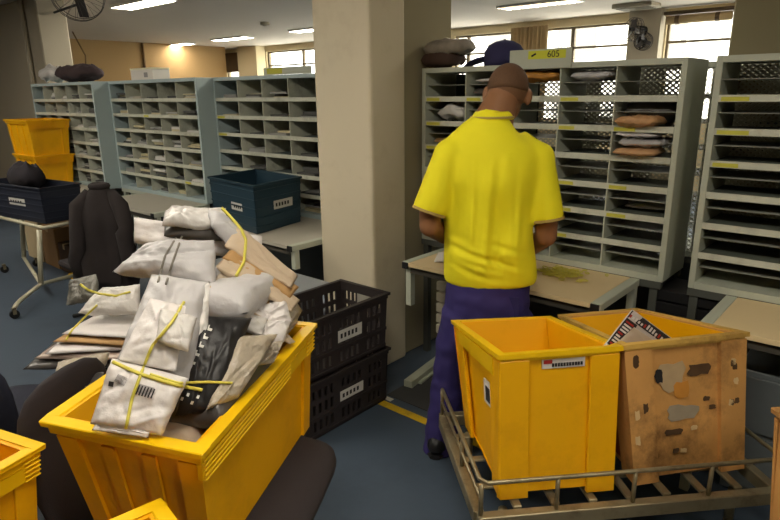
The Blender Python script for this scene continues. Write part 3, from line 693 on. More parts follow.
parcel([(78, 313, 2.22), (100, 290, 2.34), (140, 284, 2.34), (140, 312, 2.22)], .07, 'pale', 'soft white packet on top of the magazine pile', wr=.010, p=3)
parcel([(66, 305, 2.36), (70, 280, 2.44), (96, 274, 2.44), (98, 300, 2.36)], .06, 'silver', 'crinkled silver and black bag behind the white packet', wr=.014, p=3)
parcel([(52, 392, 1.84), (58, 362, 1.98), (110, 352, 1.98), (98, 384, 1.84)], .05, 'clear', 'clear wrapped packet with a kraft patch beside the crate rim', wr=.008)
parcel([(54, 400, 1.66), (58, 380, 1.78), (104, 372, 1.70), (100, 396, 1.58)], .03, 'dark', 'dark printed mailer with white dots beside the crate rim', wr=.006)
TR2 = bvh_of(PILE)
band(TR2, [(97, 305), (84, 318), (72, 330), (66, 340)], .004, BAND, 'yellow rubber band around the magazine pile')
band(TR2, [(80, 284), (88, 290), (100, 294), (116, 296), (130, 292)], .005, BAND, 'loose yellow rubber band behind the tall grey mailer')
# ------------------------------------------------------------------ office chairs near the lens
def backrest(pts, wdt, th, mt, t):
    pass
def office_chair(cx, cy, face, zseat, ztop, wdt, label, mt, lean=12, off=.24, sw=.46, sd=.46, group=None, low=.06):
    a = R(face); f = Vector((math.sin(a), math.cos(a), 0)); r = Vector((math.cos(a), -math.sin(a), 0))
    fW, rW = W(f.x, f.y), W(r.x, r.y); o = W(cx, cy, 0)
    t = thing('office_chair', o, label, 'chair', group)
    b = MB(); z0 = zseat-low; H = ztop-z0; c0 = o-fW*off+Vector((0, 0, z0))
    upv = Vector((0, 0, 1))-fW*math.tan(R(lean))
    prof = [(0, .35), (.02, .6), (.08, .82), (.2, .95), (.45, 1.0), (.7, .98), (.85, .88), (.93, .74), (.98, .5), (1.0, .2)]
    b.tube([c0+upv*(H*h)-fW*(.03*math.sin(h*math.pi)) for h, w in prof], [(wdt/2*w, th_) for (h, w), th_ in zip(prof, (.012, .022, .032, .036, .038, .036, .03, .025, .016, .006))], 32, side=rW)
    b.build('backrest', mt, t, smooth=True)
    n = 40; vs = []; fs = []; rows = [(-.07, .86), (-.062, .95), (-.035, 1.0), (-.018, .99), (-.004, .93), (0, .82)]
    for dz, k_ in rows:
        for j in range(n):
            q = 6.2832*j/n; ex = 2/4.5; cu, su = math.cos(q), math.sin(q)
            vs.append(o+rW*(sw/2*k_*math.copysign(abs(cu)**ex, cu))+fW*(sd/2*k_*math.copysign(abs(su)**ex, su))+Vector((0, 0, zseat+dz)))
    for i in range(len(rows)-1):
        for j in range(n): fs.append((i*n+j, i*n+(j+1) % n, (i+1)*n+(j+1) % n, (i+1)*n+j))
    fs += [tuple(range(n-1, -1, -1)), tuple((len(rows)-1)*n+j for j in range(n))]
    MB().add(vs, fs).build('seat', mt, t, smooth=True)
    MB().tube([o-fW*.10+Vector((0, 0, zseat-.085)), o-fW*(off-.03)+Vector((0, 0, zseat-.08)), c0-fW*.03+upv*.14], [(.03, .008)]*3, 10, side=rW).build('back_bracket', BLACK, t, smooth=True)
    MB().cyl(o+Vector((0, 0, .09)), o+Vector((0, 0, zseat-.07)), .028, 14).build('gas_post', BLACK, t, smooth=True)
    for k in range(5):
        q = R(72*k+10)+math.atan2(fW.y, fW.x); e = o+Vector((math.cos(q)*.27, math.sin(q)*.27, .075))
        s_ = MB().tube([o+Vector((0, 0, .10)), e], [(.022, .018), (.014, .012)], 8).build('base_arm', BLACK, t, smooth=True)
        MB().ell(e-Vector((0, 0, .045)), (.029, .029, .029), None, 12, 8).build('caster', BLACK, s_, smooth=True)
    return t
office_chair(-.485, 1.50, 101, .546, .86, .40, 'black office chair with the large parcel crate standing on its seat', FAB, 9, .405, .58, .58, low=.14)
office_chair(-1.41, 2.06, 0, .47, .80, .36, 'dark navy office chair cut off by the left edge of the photo', NAVF, 6)
# ------------------------------------------------------------------ edge crates
edge_crate((-1.475, 1.12), -24, .42, .45, .42, .755, 'yellow crate cut off at the lower left corner', YEL, YEL2)
edge_crate((-.547, .588), 40, .36, .36, .45, .78, 'yellow crate just showing at the bottom edge of the photo', YEL, YEL2)
mail_crate(rect8(W(1.055, 1.02), W(.4, .04), W(-.04, .40), .38, .80), 'old yellow crate cut off by the right edge of the photo', OLDY, OLDY, tall=True, skin=YEL)
for (x, y, z, l) in ((-1.20, 1.22, .42, 'low stool under the crate at the lower left corner'), (-.525, .84, .45, 'low stool under the crate at the bottom edge'), (1.25, 1.22, .38, 'low stool under the old crate at the right edge')):
    s_ = thing('low_stool', W(x, y, 0), l, 'stool')
    MB().obox(W(x, y, z-.017), W(.15, 0, 0), W(0, .15, 0), (0, 0, .014)).build('seat', BLACK, s_)
    for a in (-1, 1):
        for c in (-1, 1):
            p = W(x+a*.12, y+c*.12, 0); MB().cyl(p, p+Vector((0, 0, z-.03)), .012, 8).build('leg', BLACK, s_)
# ------------------------------------------------------------------ trolley
def trolley():
    a = R(6.3); u = Vector((math.cos(a), math.sin(a))); v = Vector((-math.sin(a), math.cos(a)))
    o = Vector((.285, 1.657)); L_, D_ = 1.045, .64
    def P(s, d, z): q = o+u*s+v*d; return W(q.x, q.y, z)
    t = thing('trolley', P(L_/2, D_/2, 0), 'worn steel platform trolley with a low rail carrying two crates', 'trolley')
    z = .295
    def bar(p, q, w, h, name, zc, mt=STEEL):
        p, q = Vector(p), Vector(q); d = (q-p); l = d.length; d.normalize(); sd = Vector((-d.y, d.x, 0))
        return MB().obox((p+q)/2+Vector((0, 0, zc)), d*l/2, sd*w/2, (0, 0, h/2)).build(name, mt, t, bevel=.003)
    bar(P(-.01, 0, z), P(L_+.01, 0, z), .035, .05, 'edge_rail', -.028); bar(P(-.01, D_, z), P(L_+.01, D_, z), .035, .05, 'edge_rail', -.028)
    bar(P(0, .018, z), P(0, D_-.018, z), .035, .05, 'edge_rail', -.028); bar(P(L_, .018, z), P(L_, D_-.018, z), .035, .05, 'edge_rail', -.028)
    for k in range(1, 8): bar(P(L_*k/8, .018, z), P(L_*k/8, D_-.018, z), .03, .012, 'deck_slat', -.002)
    for k in range(1, 4): bar(P(.018, D_*k/4, z), P(L_-.018, D_*k/4, z), .03, .01, 'deck_slat', -.014)
    # rails
    zr = .41; r = .0075
    for pts in ([P(0, D_, zr), P(0, 0, zr), P(L_, 0, zr), P(L_, D_, zr)],):
        pts2 = [pts[0], pts[1]+(pts[0]-pts[1])*.04, pts[1]+(pts[2]-pts[1])*.02, pts[2]+(pts[1]-pts[2])*.02, pts[2]+(pts[3]-pts[2])*.04, pts[3]]
        MB().tube(pts2, r, 10).build('top_rail', STEEL, t, smooth=True)
    posts = [(0, 0), (.255, 0), (.52, 0), (.79, 0), (L_, 0), (0, D_), (0, D_*.42), (L_, D_*.5), (L_, D_)]
    for s, d in posts: MB().cyl(P(s, d, z-.004), P(s, d, zr), .0075, 10).build('rail_post', STEEL, t, smooth=True)
    MB().tube([P(0, 0, .35), P(0, D_, .35)], .006, 8).build('side_rail', STEEL, t, smooth=True)
    for s in (.10, L_-.10):
        for d in (.08, D_-.08):
            l = MB().cyl(P(s, d, .11), P(s, d, z-.05), .016, 10).build('leg', STEEL, t, smooth=True)
            c = P(s, d, .05); ax = P(s+.016, d, .05)-c
            MB().cyl(c-ax, c+ax, .049, 18).build('caster', BLACK, l)
trolley()
# newspaper and box inside the worn crate
PQ = [(603, 346, 1.84), (632, 309, 2.02), (680, 344, 2.08), (652, 384, 1.98)]
pp = parcel(PQ, .02, mat('newsprint_mag', (200, 190, 184), .6, .1, 30), 'black and white printed magazine leaning in the worn crate', name='magazine', cat='magazine', pile=False, wr=.002, p=10)
pq = parcel([(608, 351, 1.84), (634, 327, 1.965), (664, 347, 2.01), (648, 384, 1.945)], .02, mat('pale_card', (196, 176, 152), .7, .05, 10), 'pale cardboard envelope in front of the printed magazine', name='envelope', cat='envelope', pile=False, wr=.002, p=10)
T4 = bvh_of([pp])
def uvp(u, v): return tuple(PQ[0][k]*(1-u)*(1-v)+PQ[1][k]*u*(1-v)+PQ[2][k]*u*v+PQ[3][k]*(1-u)*v for k in (0, 1))
def uvpatch(u0, u1, v0, v1, m_, name, off=.003): patch(T4, [uvp(u0, v0), uvp(u1, v0), uvp(u1, v1), uvp(u0, v1)], m_, name, pp, off, 4, 4)
uvpatch(.80, .985, .02, .98, DARKI, 'cover_band'); uvpatch(.10, .79, .02, .24, DARKI, 'cover_band')
rnd = random.Random(4)
for k in range(16):
    v0 = .04+k*.058; uvpatch(.83, .83+rnd.uniform(.05, .12), v0, v0+.035, WHITE if k % 5 else REDI, 'cover_print', .006)
for k in range(9):
    u0 = .14+k*.07; uvpatch(u0, u0+.04, .05, .05+rnd.uniform(.06, .16), WHITE if k % 4 else REDI, 'cover_print', .006)
# crates need something under the letters: kraft parcel filling the worn crate
parcel([(650, 400, 1.93), (640, 372, 2.15), (700, 372, 2.2), (716, 400, 1.98)], .10, 'kraft', 'kraft parcel lying in the bottom of the worn crate', pile=False, wr=.006)
# ------------------------------------------------------------------ letters in the pigeonholes
def fill(case, p, nmax, group, label, pal, seed, z_extra=.0005, dark=.0):
    rnd = random.Random(seed); protos = []
    for m_ in pal:
        o = tag(MB().box(-.10, .10, 0, .2, 0, .008).build('letter', m_), label, 'letter', group); protos.append(o)
    used = [False]*len(protos)
    for i in range(case['nrow']):
        for j in range(case['ncol']):
            if rnd.random() > p: continue
            z = case['zz'][i]+(.0005 if i else .0005)
            xc = case['x0']+case['cw']*(j+.5)
            for q in range(rnd.randint(1, nmax)):
                k = rnd.randrange(len(protos)); th = rnd.uniform(.5, 2.8)
                if used[k]: o = protos[k].copy(); COL.objects.link(o)
                else: o = protos[k]; used[k] = True
                o.location = (xc+rnd.uniform(-.02, .02), case['y']+.012+rnd.uniform(.0, .05)+.1, z); o.scale = (rnd.uniform(.8, 1.05), rnd.uniform(.8, 1), th)
                z += .008*th+.0006
    for k, u_ in enumerate(used):
        if not u_: bpy.data.objects.remove(protos[k])
# box origin helper puts the base centre at the origin, so shift by y
LET = [mat('letter_white', (206, 204, 198), .7), mat('letter_grey', (150, 150, 146), .7), mat('letter_dark', (84, 84, 82), .7), mat('letter_cream', (196, 186, 150), .7)]
fill(cA, .8, 5, 'letters in the leftmost sorting case', 'letter lying flat in a pigeonhole of the leftmost sorting case', LET[:3], 1)
fill(cB, .8, 4, 'letters in the case with a white box on top', 'letter lying flat in the case with a white box on top', LET, 2)
fill(cC, .6, 3, 'letters in the case behind the blue crate', 'letter lying flat in the case behind the big blue crate', LET[1:], 3)
fill(cK1, .0, 1, 'x', 'x', LET[:1], 4)
# things in case 605
def incell(case, i, j, m_, lx, th, label, name, cat, z=0, dx=0, dy=.02, wr=.006, dep=.2, p=4):
    x = case['x0']+case['cw']*(j+.5)+dx; y = case['y']+dy; zc = case['zz'][i]+th/2+.004+z
    c = [Vector((x-lx/2, y, zc)), Vector((x+lx/2, y, zc)), Vector((x+lx/2, y+dep, zc)), Vector((x-lx/2, y+dep, zc))]
    return tag(pillow_mb(c, th, 40+i*7+j, wr, 18, p, rnd_=.3).build(name, PM[m_] if isinstance(m_, str) else m_, smooth=True), label, cat)
incell(c605, 5, 0, 'pale', .20, .085, 'white plastic bag in the second pigeonhole from the top left of 605', 'plastic_bag', 'bag', dx=.02, wr=.016, p=3)
incell(c605, 4, 0, 'kraft', .22, .03, 'brown packet in the third pigeonhole at the left of 605', 'parcel', 'parcel')
incell(c605, 6, 1, 'white', .22, .02, 'white letters in the top pigeonhole behind the man', 'envelope', 'envelope', z=.072, wr=.004)
incell(c605, 6, 1, 'dark', .24, .04, 'dark packet in the top pigeonhole behind the man', 'parcel', 'parcel')
incell(c605, 6, 2, mat('orange_wrap', (186, 128, 54), .5, .4, 30), .24, .045, 'orange and brown packet in the top pigeonhole right of the man', 'parcel', 'parcel', z=.072, wr=.01)
incell(c605, 6, 3, 'grey', .22, .04, 'grey packet in the top pigeonhole under the number sign end', 'parcel', 'parcel', z=.072, wr=.008)
incell(c605, 5, 4, 'dark', .25, .11, 'dark plastic bags stuffed in the upper right pigeonhole of 605', 'plastic_bag', 'bag', wr=.02, p=3, dy=.06)
incell(c605, 5, 4, 'wrapb', .20, .045, 'brown bubble-wrapped parcel sticking out at the upper right of 605', 'parcel', 'parcel', dx=-.02, dy=-.06, wr=.008)
incell(c605, 4, 4, mat('peach_wrap', (206, 160, 116), .5, .08, 8), .20, .035, 'peach wrapped parcel under grey papers at the right of 605', 'parcel', 'parcel', dx=-.02, dy=-.05)
incell(c605, 4, 4, 'grey', .21, .03, 'grey papers lying on the peach parcel in 605', 'envelope', 'envelope', z=.045, dy=-.03, wr=.01)
incell(c605, 4, 4, 'white', .20, .02, 'white envelope above the grey papers in 605', 'envelope', 'envelope', z=.085, dx=-.03, dy=-.01, wr=.006)
incell(c605, 2, 4, 'grey', .2, .025, 'grey envelope in the lower right pigeonhole of 605', 'envelope', 'envelope', dy=.12)
# on top of case 605
def T605(px, py, Y): # point on plane of the case, grid depth Y
    d = ray(px, py); w_ = W(d.x, d.y, d.z); k = Y/w_.y; return Vector((w_.x*k, Y, CAMH+w_.z*k))
def slab(px4, Y, th, m_, label, name, cat, wr=.01, p=5, dep=.17):
    a = [T605(*q, Y) for q in px4]     # bl, br, tr, tl seen from the front: make a lying pillow
    x0 = min(v.x for v in a); x1 = max(v.x for v in a); z0 = min(v.z for v in a); z1 = max(v.z for v in a); zc = (z0+z1)/2
    c = [Vector((x0, Y, zc)), Vector((x1, Y, zc)), Vector((x1, Y+dep, zc)), Vector((x0, Y+dep, zc))]
    return tag(pillow_mb(c, z1-z0, int(x0*100) % 50, wr, 24, p, rnd_=.35).build(name, m_, smooth=True), label, cat)
slab([(418, 66), (452, 66), (452, 53), (418, 53)], 2.85, .05, mat('dark_brown_sack', (72, 52, 44), .8, .15, 12), 'dark brown sack under the magazines on top of 605', 'sack', 'sack')
o_ = slab([(420, 53), (462, 54), (462, 42), (420, 42)], 2.85, .05, mat('grey_magazines', (140, 130, 118), .5, .35, 24), 'bundle of grey magazines on the brown sack atop 605', 'magazine_bundle', 'magazines', wr=.012)
c_ = T605(497, 64, 2.95)
cap = thing('baseball_cap', (c_.x, 2.97, 1.752), 'dark blue baseball cap lying on top of 605', 'cap')
CAPM = mat('dark_blue_cap_cloth', (52, 50, 88), .9, .08, 20)
b = MB(); n = 20
rings = [(0, .10), (.035, .104), (.075, .098), (.105, .078), (.123, .045), (.13, .012)]
b.tube([(c_.x+.03, 2.97, 1.753+h) for h, r_ in rings], [(r_*1.08, r_) for h, r_ in rings], 24, side=(1, 0, 0)); b.build('crown', CAPM, cap, smooth=True)
b = MB(); b.tube([(c_.x-.05-.04*k, 2.955, 1.792-.0055*k*k*.5) for k in range(5)], [(.082-.0035*k*k, .014-.002*k) for k in range(5)], 18, side=(0, 1, 0)); b.build('visor', CAPM, cap, smooth=True)
MB().ell((c_.x+.03, 2.97, 1.883), (.008, .008, .005)).build('button', CAPM, cap, smooth=True)
# number sign 605
pA, pB = T605(509.5, 65, 2.835), T605(571, 63, 2.835)
sg = thing('number_sign', ((pA.x+pB.x)/2, 2.83, 1.75), 'pale sign plate reading 605 on top of the sorting case', 'sign')
zt = T605(540, 49, 2.835).z
MB().box(pA.x, pB.x, 2.834, 2.84, 1.725, zt).build('plate', FRG, sg, bevel=.001)
qa, qb = T605(528, 55, 2.83), T605(565.5, 55, 2.83)
zl0, zl1 = T605(546, 58.6, 2.83).z, T605(546, 50.2, 2.83).z
MB().box(qa.x, qb.x, 2.8325, 2.8338, zl0, zl1).build('yellow_label', mat('label_yellow_green', (214, 214, 60), .6, .04, 20), sg)
Mt = Matrix.Translation(((qa.x*.32+qb.x*.68), 2.832, (zl0+zl1)/2)) @ Matrix.Rotation(R(90), 4, 'X')
text_mesh('605', (zl1-zl0)*1.12, Mt, DARKI, 'digits', sg)
MB().obox((qa.x+.03, 2.832, (zl0+zl1)/2), (.012, 0, .006), (0, .0004, 0), (-.002, 0, .004)).build('mark', DARKI, sg)
tag(MB().box(pA.x-.25, pA.x-.13, 2.8395, 2.8415, 1.726, 1.746).build('label_slip', LABY), 'yellow-green slip on the top edge of 605 left of the cap', 'label') if False else None
# yellow rubber bands heap on the table
b = MB(); rnd = random.Random(9); ctr = atz(560, 274, .754)
for k in range(110):
    c = ctr+Vector((rnd.gauss(0, .055), rnd.gauss(0, .045), rnd.uniform(.002, .018))); r1 = rnd.uniform(.012, .025); r2 = r1*rnd.uniform(.3, .8); q = rnd.uniform(0, 6.3)
    b.tube([c+Vector((math.cos(q)*r1*math.cos(s)-math.sin(q)*r2*math.sin(s), math.sin(q)*r1*math.cos(s)+math.cos(q)*r2*math.sin(s), rnd.uniform(-.001, .001))) for s in [i*6.283/10 for i in range(10)]], .0024, 5, closed=True)
tag(b.build('rubber_bands', BAND, smooth=True), 'loose heap of yellow rubber bands on the wooden table right of the man', 'rubber bands', kind='stuff')
tag(pillow_mb([atz(434, 262, .758), atz(452, 262, .758), atz(450, 252, .758), atz(438, 252, .758)], .008, 3, .001).build('envelope', WHITE, smooth=True), 'white letter on the wooden table left of the man', 'envelope')
# ------------------------------------------------------------------ top of the left cases
def boxthing(x0, x1, y0, y1, z0, z1, mt, name, label, cat, bevel=.003): return tag(MB().box(x0, x1, y0, y1, z0, z1).build(name, mt, bevel=bevel), label, cat)
t = thing('carton', (-5.2, 2.8, 1.75), 'small white carton on top of a pale blue sorting case', 'box')
MB().box(-5.40, -5.02, 2.70, 2.86, 1.7505, 1.835).build('body', WHITE, t, bevel=.003)
MB().box(-5.402, -5.018, 2.698, 2.862, 1.835, 1.848).build('lid', mat('cream_card', (226, 220, 190), .7), t)
MB().box(-5.16, -5.10, 2.6965, 2.699, 1.77, 1.81).build('printed_label', GREYP, t)
def lump(x0, x1, y0, y1, z0, h, m_, label, name, cat, wr=.02, seed=1, p=3):
    zc = z0+h/2+.012; c = [Vector((x0, y0, zc)), Vector((x1, y0, zc)), Vector((x1, y1, zc)), Vector((x0, y1, zc))]
    return tag(pillow_mb(c, h, seed, wr, 22, p, rnd_=.8).build(name, m_, smooth=True), label, cat)
lump(-7.40, -6.85, 2.6, 2.85, 1.755, .13, PM['pale'], 'rumpled white plastic bag on top of the leftmost sorting case', 'plastic_bag', 'bag', .03, 2)
lump(-6.95, -6.05, 2.58, 2.84, 1.755, .14, mat('dark_brown_cloth', (66, 52, 54), .9, .15, 10), 'folded dark brown jacket on top of the leftmost sorting case', 'jacket', 'jacket', .02, 3)
t = thing('number_sign', (-3.65, 2.85, 1.75), 'pale sign plate with yellow label on the case beside the column', 'sign')
MB().box(-4.30+.62, -3.17, 2.838, 2.845, 1.7505, 1.80).build('plate', FRG, t)
MB().box(-3.64, -3.47, 2.835, 2.8375, 1.757, 1.795).build('yellow_label', LABY, t)
# ------------------------------------------------------------------ jacket on a chair by the left table
J0 = at(100, 285, 4.05)
jx, jy = -4.42, 1.78
ch = thing('office_chair', (jx, jy, 0), 'dark office chair under the hanging black jacket on the left', 'chair')
MB().box(jx-.2, jx+.2, jy-.2, jy+.2, .42, .47).build('seat', FAB, ch, bevel=.02, segs=2)
MB().box(jx-.14, jx+.14, jy+.19, jy+.215, .47, .84).build('backrest', FAB, ch, bevel=.01)
MB().cyl((jx, jy, .06), (jx, jy, .42), .025, 12).build('gas_post', BLACK, ch)
for k in range(5):
    q = R(72*k); MB().tube([(jx, jy, .07), (jx+math.cos(q)*.25, jy+math.sin(q)*.25, .016)], .015, 8).build('base_arm', BLACK, ch)
def jacket():
    rings = []; n = 40; vs = []; fs = []
    top, bot = at(95, 186, 4.0).z, at(100, 284, 4.0).z
    K = 18
    cT, cB = at(99, 186, 4.0), at(106, 284, 4.0)
    rt = W(1, 0); fw = W(0, 1)
    for i in range(K+1):
        s = i/K; c = cT*(1-s)+cB*s
        w = .045+.13*min(1, s*3.2)**.7+.03*s; d = .05+.05*min(1, s*3)
        for j in range(n):
            q = 6.2832*j/n; fold = 1+.10*math.sin(7*q+2*s)*min(1, s*2)+.05*math.sin(13*q+1)*s+.22*noise.noise(Vector((math.cos(q)*2, math.sin(q)*2, s*3)))*min(1, s*3)
            p = c+rt*(w*math.cos(q)*fold)+fw*(d*math.sin(q)*fold)
            p.z += .02*math.sin(3*q)*s; vs.append(p)
    for i in range(K):
        for j in range(n): fs.append((i*n+j, i*n+(j+1) % n, (i+1)*n+(j+1) % n, (i+1)*n+j))
    fs.append(tuple(range(n))); fs.append(tuple(K*n+j for j in range(n-1, -1, -1)))
    t = tag(MB().add(vs, fs).build('jacket', JACK, smooth=True), 'black jacket hanging beside the navy crate on the left', 'jacket')
    for sx, a in ((-1, .6), (1, .3)):
        P = [cT+rt*(.07*sx)+Vector((0, 0, -.04)), cT+rt*(.14*sx)+Vector((0, 0, -.13))-fw*.04, cT+rt*((.165+.01*sx)*sx)+Vector((0, 0, -.27))-fw*.06, cT+rt*(.16*sx)+Vector((0, 0, -.36+.05*sx))-fw*.075, cT+rt*((.18-.02*sx)*sx)+Vector((0, 0, -.5))-fw*.07, cT+rt*(.17*sx)+Vector((0, 0, -.60))-fw*.06]
        MB().tube(P, [.035, .055, .05, .056, .045, .05], 16).build('sleeve', JACK, t, smooth=True)
    MB().tube([cT+rt*(.05*math.cos(q))+fw*(.04*math.sin(q))+Vector((0, 0, .0)) for q in [i*6.283/14 for i in range(14)]], .022, 8, closed=True).build('collar', JACK, t, smooth=True)
jacket()
lump(-6.15, -5.7, 1.76, 2.02, .80, .24, mat('black_bag_cloth', (40, 36, 42), .9, .2, 9), 'rounded black bag lying in the navy crate', 'bag', 'bag', .02, 6, p=2)
# clutter below the leftmost table
KR = mat('brown_carton', (150, 116, 78), .8, .1, 6); KD = mat('dark_carton', (84, 62, 46), .8, .15, 6)
for (x0, x1, y0, y1, z0, z1, m_, l) in ((-6.9, -6.5, 2.1, 2.45, 0, .48, mat('cream_carton', (196, 176, 140), .8), 'cream carton standing below the leftmost table'), (-6.45, -6.1, 2.1, 2.4, 0, .4, KR, 'brown carton below the leftmost table beside the cream one'), (-6.05, -5.78, 2.1, 2.4, 0, .28, KD, 'dark brown carton on the floor below the leftmost table')):
    t = thing('carton', ((x0+x1)/2, (y0+y1)/2, z0), l, 'box')
    MB().box(x0, x1, y0, y1, z0+.001, z1).build('body', m_, t, bevel=.004)
    MB().box(x0+(x1-x0)*.42, x0+(x1-x0)*.58, y0-.001, y1+.001, z1-.05, z1+.001).build('tape', mat('parcel_tape', (190, 160, 110), .4), t)
lump(-5.55, -5.2, 2.12, 2.4, .001, .14, PM['pale'], 'crumpled white plastic bag on the floor below the grey table', 'plastic_bag', 'bag', .03, 8)
lump(-5.72, -5.45, 2.0, 2.12, .001, .05, YEL2, 'yellow plastic strap lying on the floor by the tube cart', 'strap', 'strap', .01, 9)
# grey desk between crate heap and column
t = thing('metal_desk', (-2.82, 1.95, 0), 'low grey metal desk behind the heap beside the column', 'desk')
GD = mat('grey_desk_steel', (142, 146, 150), .5, .06, 4)
MB().box(-3.3, -2.36, 1.70, 2.19, .575, .60).build('top', GD, t, bevel=.004)
MB().box(-3.26, -2.9, 1.74, 2.15, .02, .574).build('drawer_box', GD, t)
MB().box(-2.42, -2.39, 1.74, 2.15, 0, .574).build('side_panel', GD, t)
# ------------------------------------------------------------------ floor things near the column
TAPEM = mat('yellow_floor_paint', (212, 174, 30), .6, .1, 14, dirt=(120, 100, 40), dirt_amt=.5)
tag(MB().box(-1.99, -1.0, 2.14, 2.19, .0005, .0025).build('floor_tape', TAPEM), 'yellow marking tape on the floor below the wooden table', 'tape')
tag(MB().box(-2.02, -1.94, 2.205, 2.235, .0005, .0035).build('floor_tape', mat('white_tape', (200, 196, 180), .6)), 'small white scrap of tape on the floor by the black crates', 'tape')
MB().box(-2.0, -.85, 2.25, 2.83, .0008, .006).build('trim_5', mat('dark_floor_mat', (66, 66, 66), .7, .2, 3), kind='structure')
pa, pb = atz(408, 387, .01), atz(440, 362, .01); d = (pb-pa).normalized(); sd = Vector((-d.y, d.x, 0))
t = thing('plastic_channel', (pa+pb)/2, 'pale plastic channel strip lying on the floor under the table', 'strip')
MB().obox((pa+pb)/2+Vector((0, 0, .018)), d*(pb-pa).length/2, sd*.028, (0, 0, .02)).build('body', mat('pale_green_plastic', (176, 180, 160), .6), t, bevel=.002)
MB().obox((pa+pb)/2+d*.03-sd*.035+Vector((0, 0, .005)), d*(pb-pa).length*.4, sd*.012, (0, 0, .006)).build('lip', mat('pale_green_plastic', (176, 180, 160), .6), t)
# white wire rack under the table left
t = thing('paper_rack', (-1.9, 2.62, 0), 'white slotted rack under the wooden table left of the man', 'rack')
for k in range(6): MB().box(-1.93, -1.78, 2.6, 2.75, .28+k*.065, .332+k*.065).build('tray', mat('rack_white', (186, 178, 156), .6), t, bevel=.003)
MB().box(-1.935, -1.92, 2.755, 2.77, 0.006, .68).box(-1.79, -1.775, 2.755, 2.77, .006, .68).build('upright', FRG, t)
# right under-table
GRB = mat('grey_cabinet_paint', (96, 102, 104), .5, .08, 3)
t = thing('drawer_pedestal', (.0, 2.6, 0), 'dark grey drawer pedestal below the right-edge table', 'cabinet')
MB().box(-.40, .45, 2.55, 2.82, .01, .55).build('body', GRB, t, bevel=.004)
for k in range(2): MB().box(-.38, .43, 2.535, 2.549, .05+k*.25, .28+k*.25).build('drawer', GRB, t, bevel=.002)
t = thing('filing_tray', (-.72, 2.9, 0), 'black stacked filing trays between the two grey-green cases', 'trays')
for k in range(6): MB().box(-.82, -.56, 2.86, 3.1, .36+k*.06, .41+k*.06).build('tray', BLACK, t, bevel=.002)
MB().box(-.84, -.82, 2.86, 3.1, 0, .73).box(-.56, -.54, 2.86, 3.1, 0, .73).build('frame', BLACK, t)
# ------------------------------------------------------------------ fans
def fan(c, r, facing, label, mt, full=True, wall=None):
    t = thing('wall_fan', c, label, 'fan'); f = Vector(facing).normalized(); u = f.orthogonal().normalized(); v = f.cross(u)
    C = Vector(c)
    for (off, rr) in ((0, r), (.05, r*.98), (-.05, r*.98)):
        MB().tube([C+f*off+u*(rr*math.cos(q))+v*(rr*math.sin(q)) for q in [i*6.283/28 for i in range(28)]], .004, 6, closed=True).build('guard_ring', mt, t, smooth=True)
    g = MB()
    for k in range(18):
        q = 6.283*k/18; e = u*math.cos(q)+v*math.sin(q)
        g.tube([C+f*.075+e*.03, C+f*.065+e*r*.6, C+f*.05+e*r*.98, C+e*r, C-f*.05+e*r*.98, C-f*.08+e*r*.5], .002, 5)
    g.build('guard_wires', mt, t, smooth=True)
    for k in range(3):
        q = 2.094*k; e = u*math.cos(q)+v*math.sin(q); s_ = -u*math.sin(q)+v*math.cos(q)
        MB().obox(C+e*r*.5, e*r*.38, s_*r*.2+f*.02, f*.002+s_*.0002).build('blade', mat('fan_blade', (70, 66, 66), .4), t)
    MB().cyl(C-f*.2, C-f*.06, .07, 16).build('motor', BLACK, t)
    MB().cyl(C-f*.06, C+f*.07, .025, 12).build('hub', BLACK, t)
    if wall is not None: MB().tube([C-f*.15, C-f*.2+Vector((0, 0, -.12)), Vector(wall)], .014, 8).build('bracket', BLACK, t, smooth=True)
    return t
fan((-6.62, 2.86, 2.60), .25, (.75, -.55, -.35), 'black wall fan at the top left with a wire guard', mat('fan_wire', (96, 90, 84), .4, metal=.5), wall=(-8.36, 3.3, 2.62))
pipe([(-7.2, 3.0, 2.30), (-7.1, 3.06, 2.05), (-7.12, 3.05, 1.86), (-7.2, 2.95, 1.70), (-7.3, 2.92, .02)], .008, mat('brown_cord', (104, 80, 40), .7), 'power cord hanging below the wall fan at top left')
fan((-3.58, 9.78, 2.50), .17, (-.5, -.8, .1), 'small dark wall fan on the grey pillar between back windows', mat('fan_dark', (70, 62, 54), .5), wall=(-3.52, 9.975, 2.44))
fan((-3.42, 9.78, 2.32), .13, (.5, -.8, -.1), 'lower small dark wall fan on the grey pillar', mat('fan_dark', (70, 62, 54), .5), wall=(-3.45, 9.975, 2.28))
tag(MB().ell((-3.80, 9.3, 2.32), (.10, .10, .10), None, 18, 12).build('globe_lamp', WHITE, smooth=True), 'white globe beside the fans on the grey pillar', 'globe') if False else None
# curtain, blind, vents
CUR = mat('beige_curtain', (176, 152, 112), .9, .06, 3)
b = MB(); n = 60; vs = []
for i in range(n+1):
    x = -5.86+.72*i/n; y = 10.05+.03*math.sin(i*.95)+.012*math.sin(i*2.3)
    for z in (1.0, 2.7): vs.append((x, y, z))
    for z in (1.0, 2.7): vs.append((x, y+.006, z))
fs = []
for i in range(n):
    a = i*4; e = a+4
    fs += [(a, e, e+1, a+1), (a+2, a+3, e+3, e+2), (a+1, e+1, e+3, a+3), (a, a+2, e+2, e)]
fs += [(0, 1, 3, 2), (n*4, n*4+2, n*4+3, n*4+1)]
tag(b.add(vs, fs).build('curtain', CUR, smooth=True), 'beige curtain gathered between the back windows', 'curtain')
t = thing('roller_blind', (-2.8, 10.05, 2.55), 'rolled-up beige blind at the top of the right-hand back window', 'blind')
MB().cyl((-3.2, 10.08, 2.62), (-2.32, 10.08, 2.62), .06, 16).build('roll', CUR, t, smooth=True)
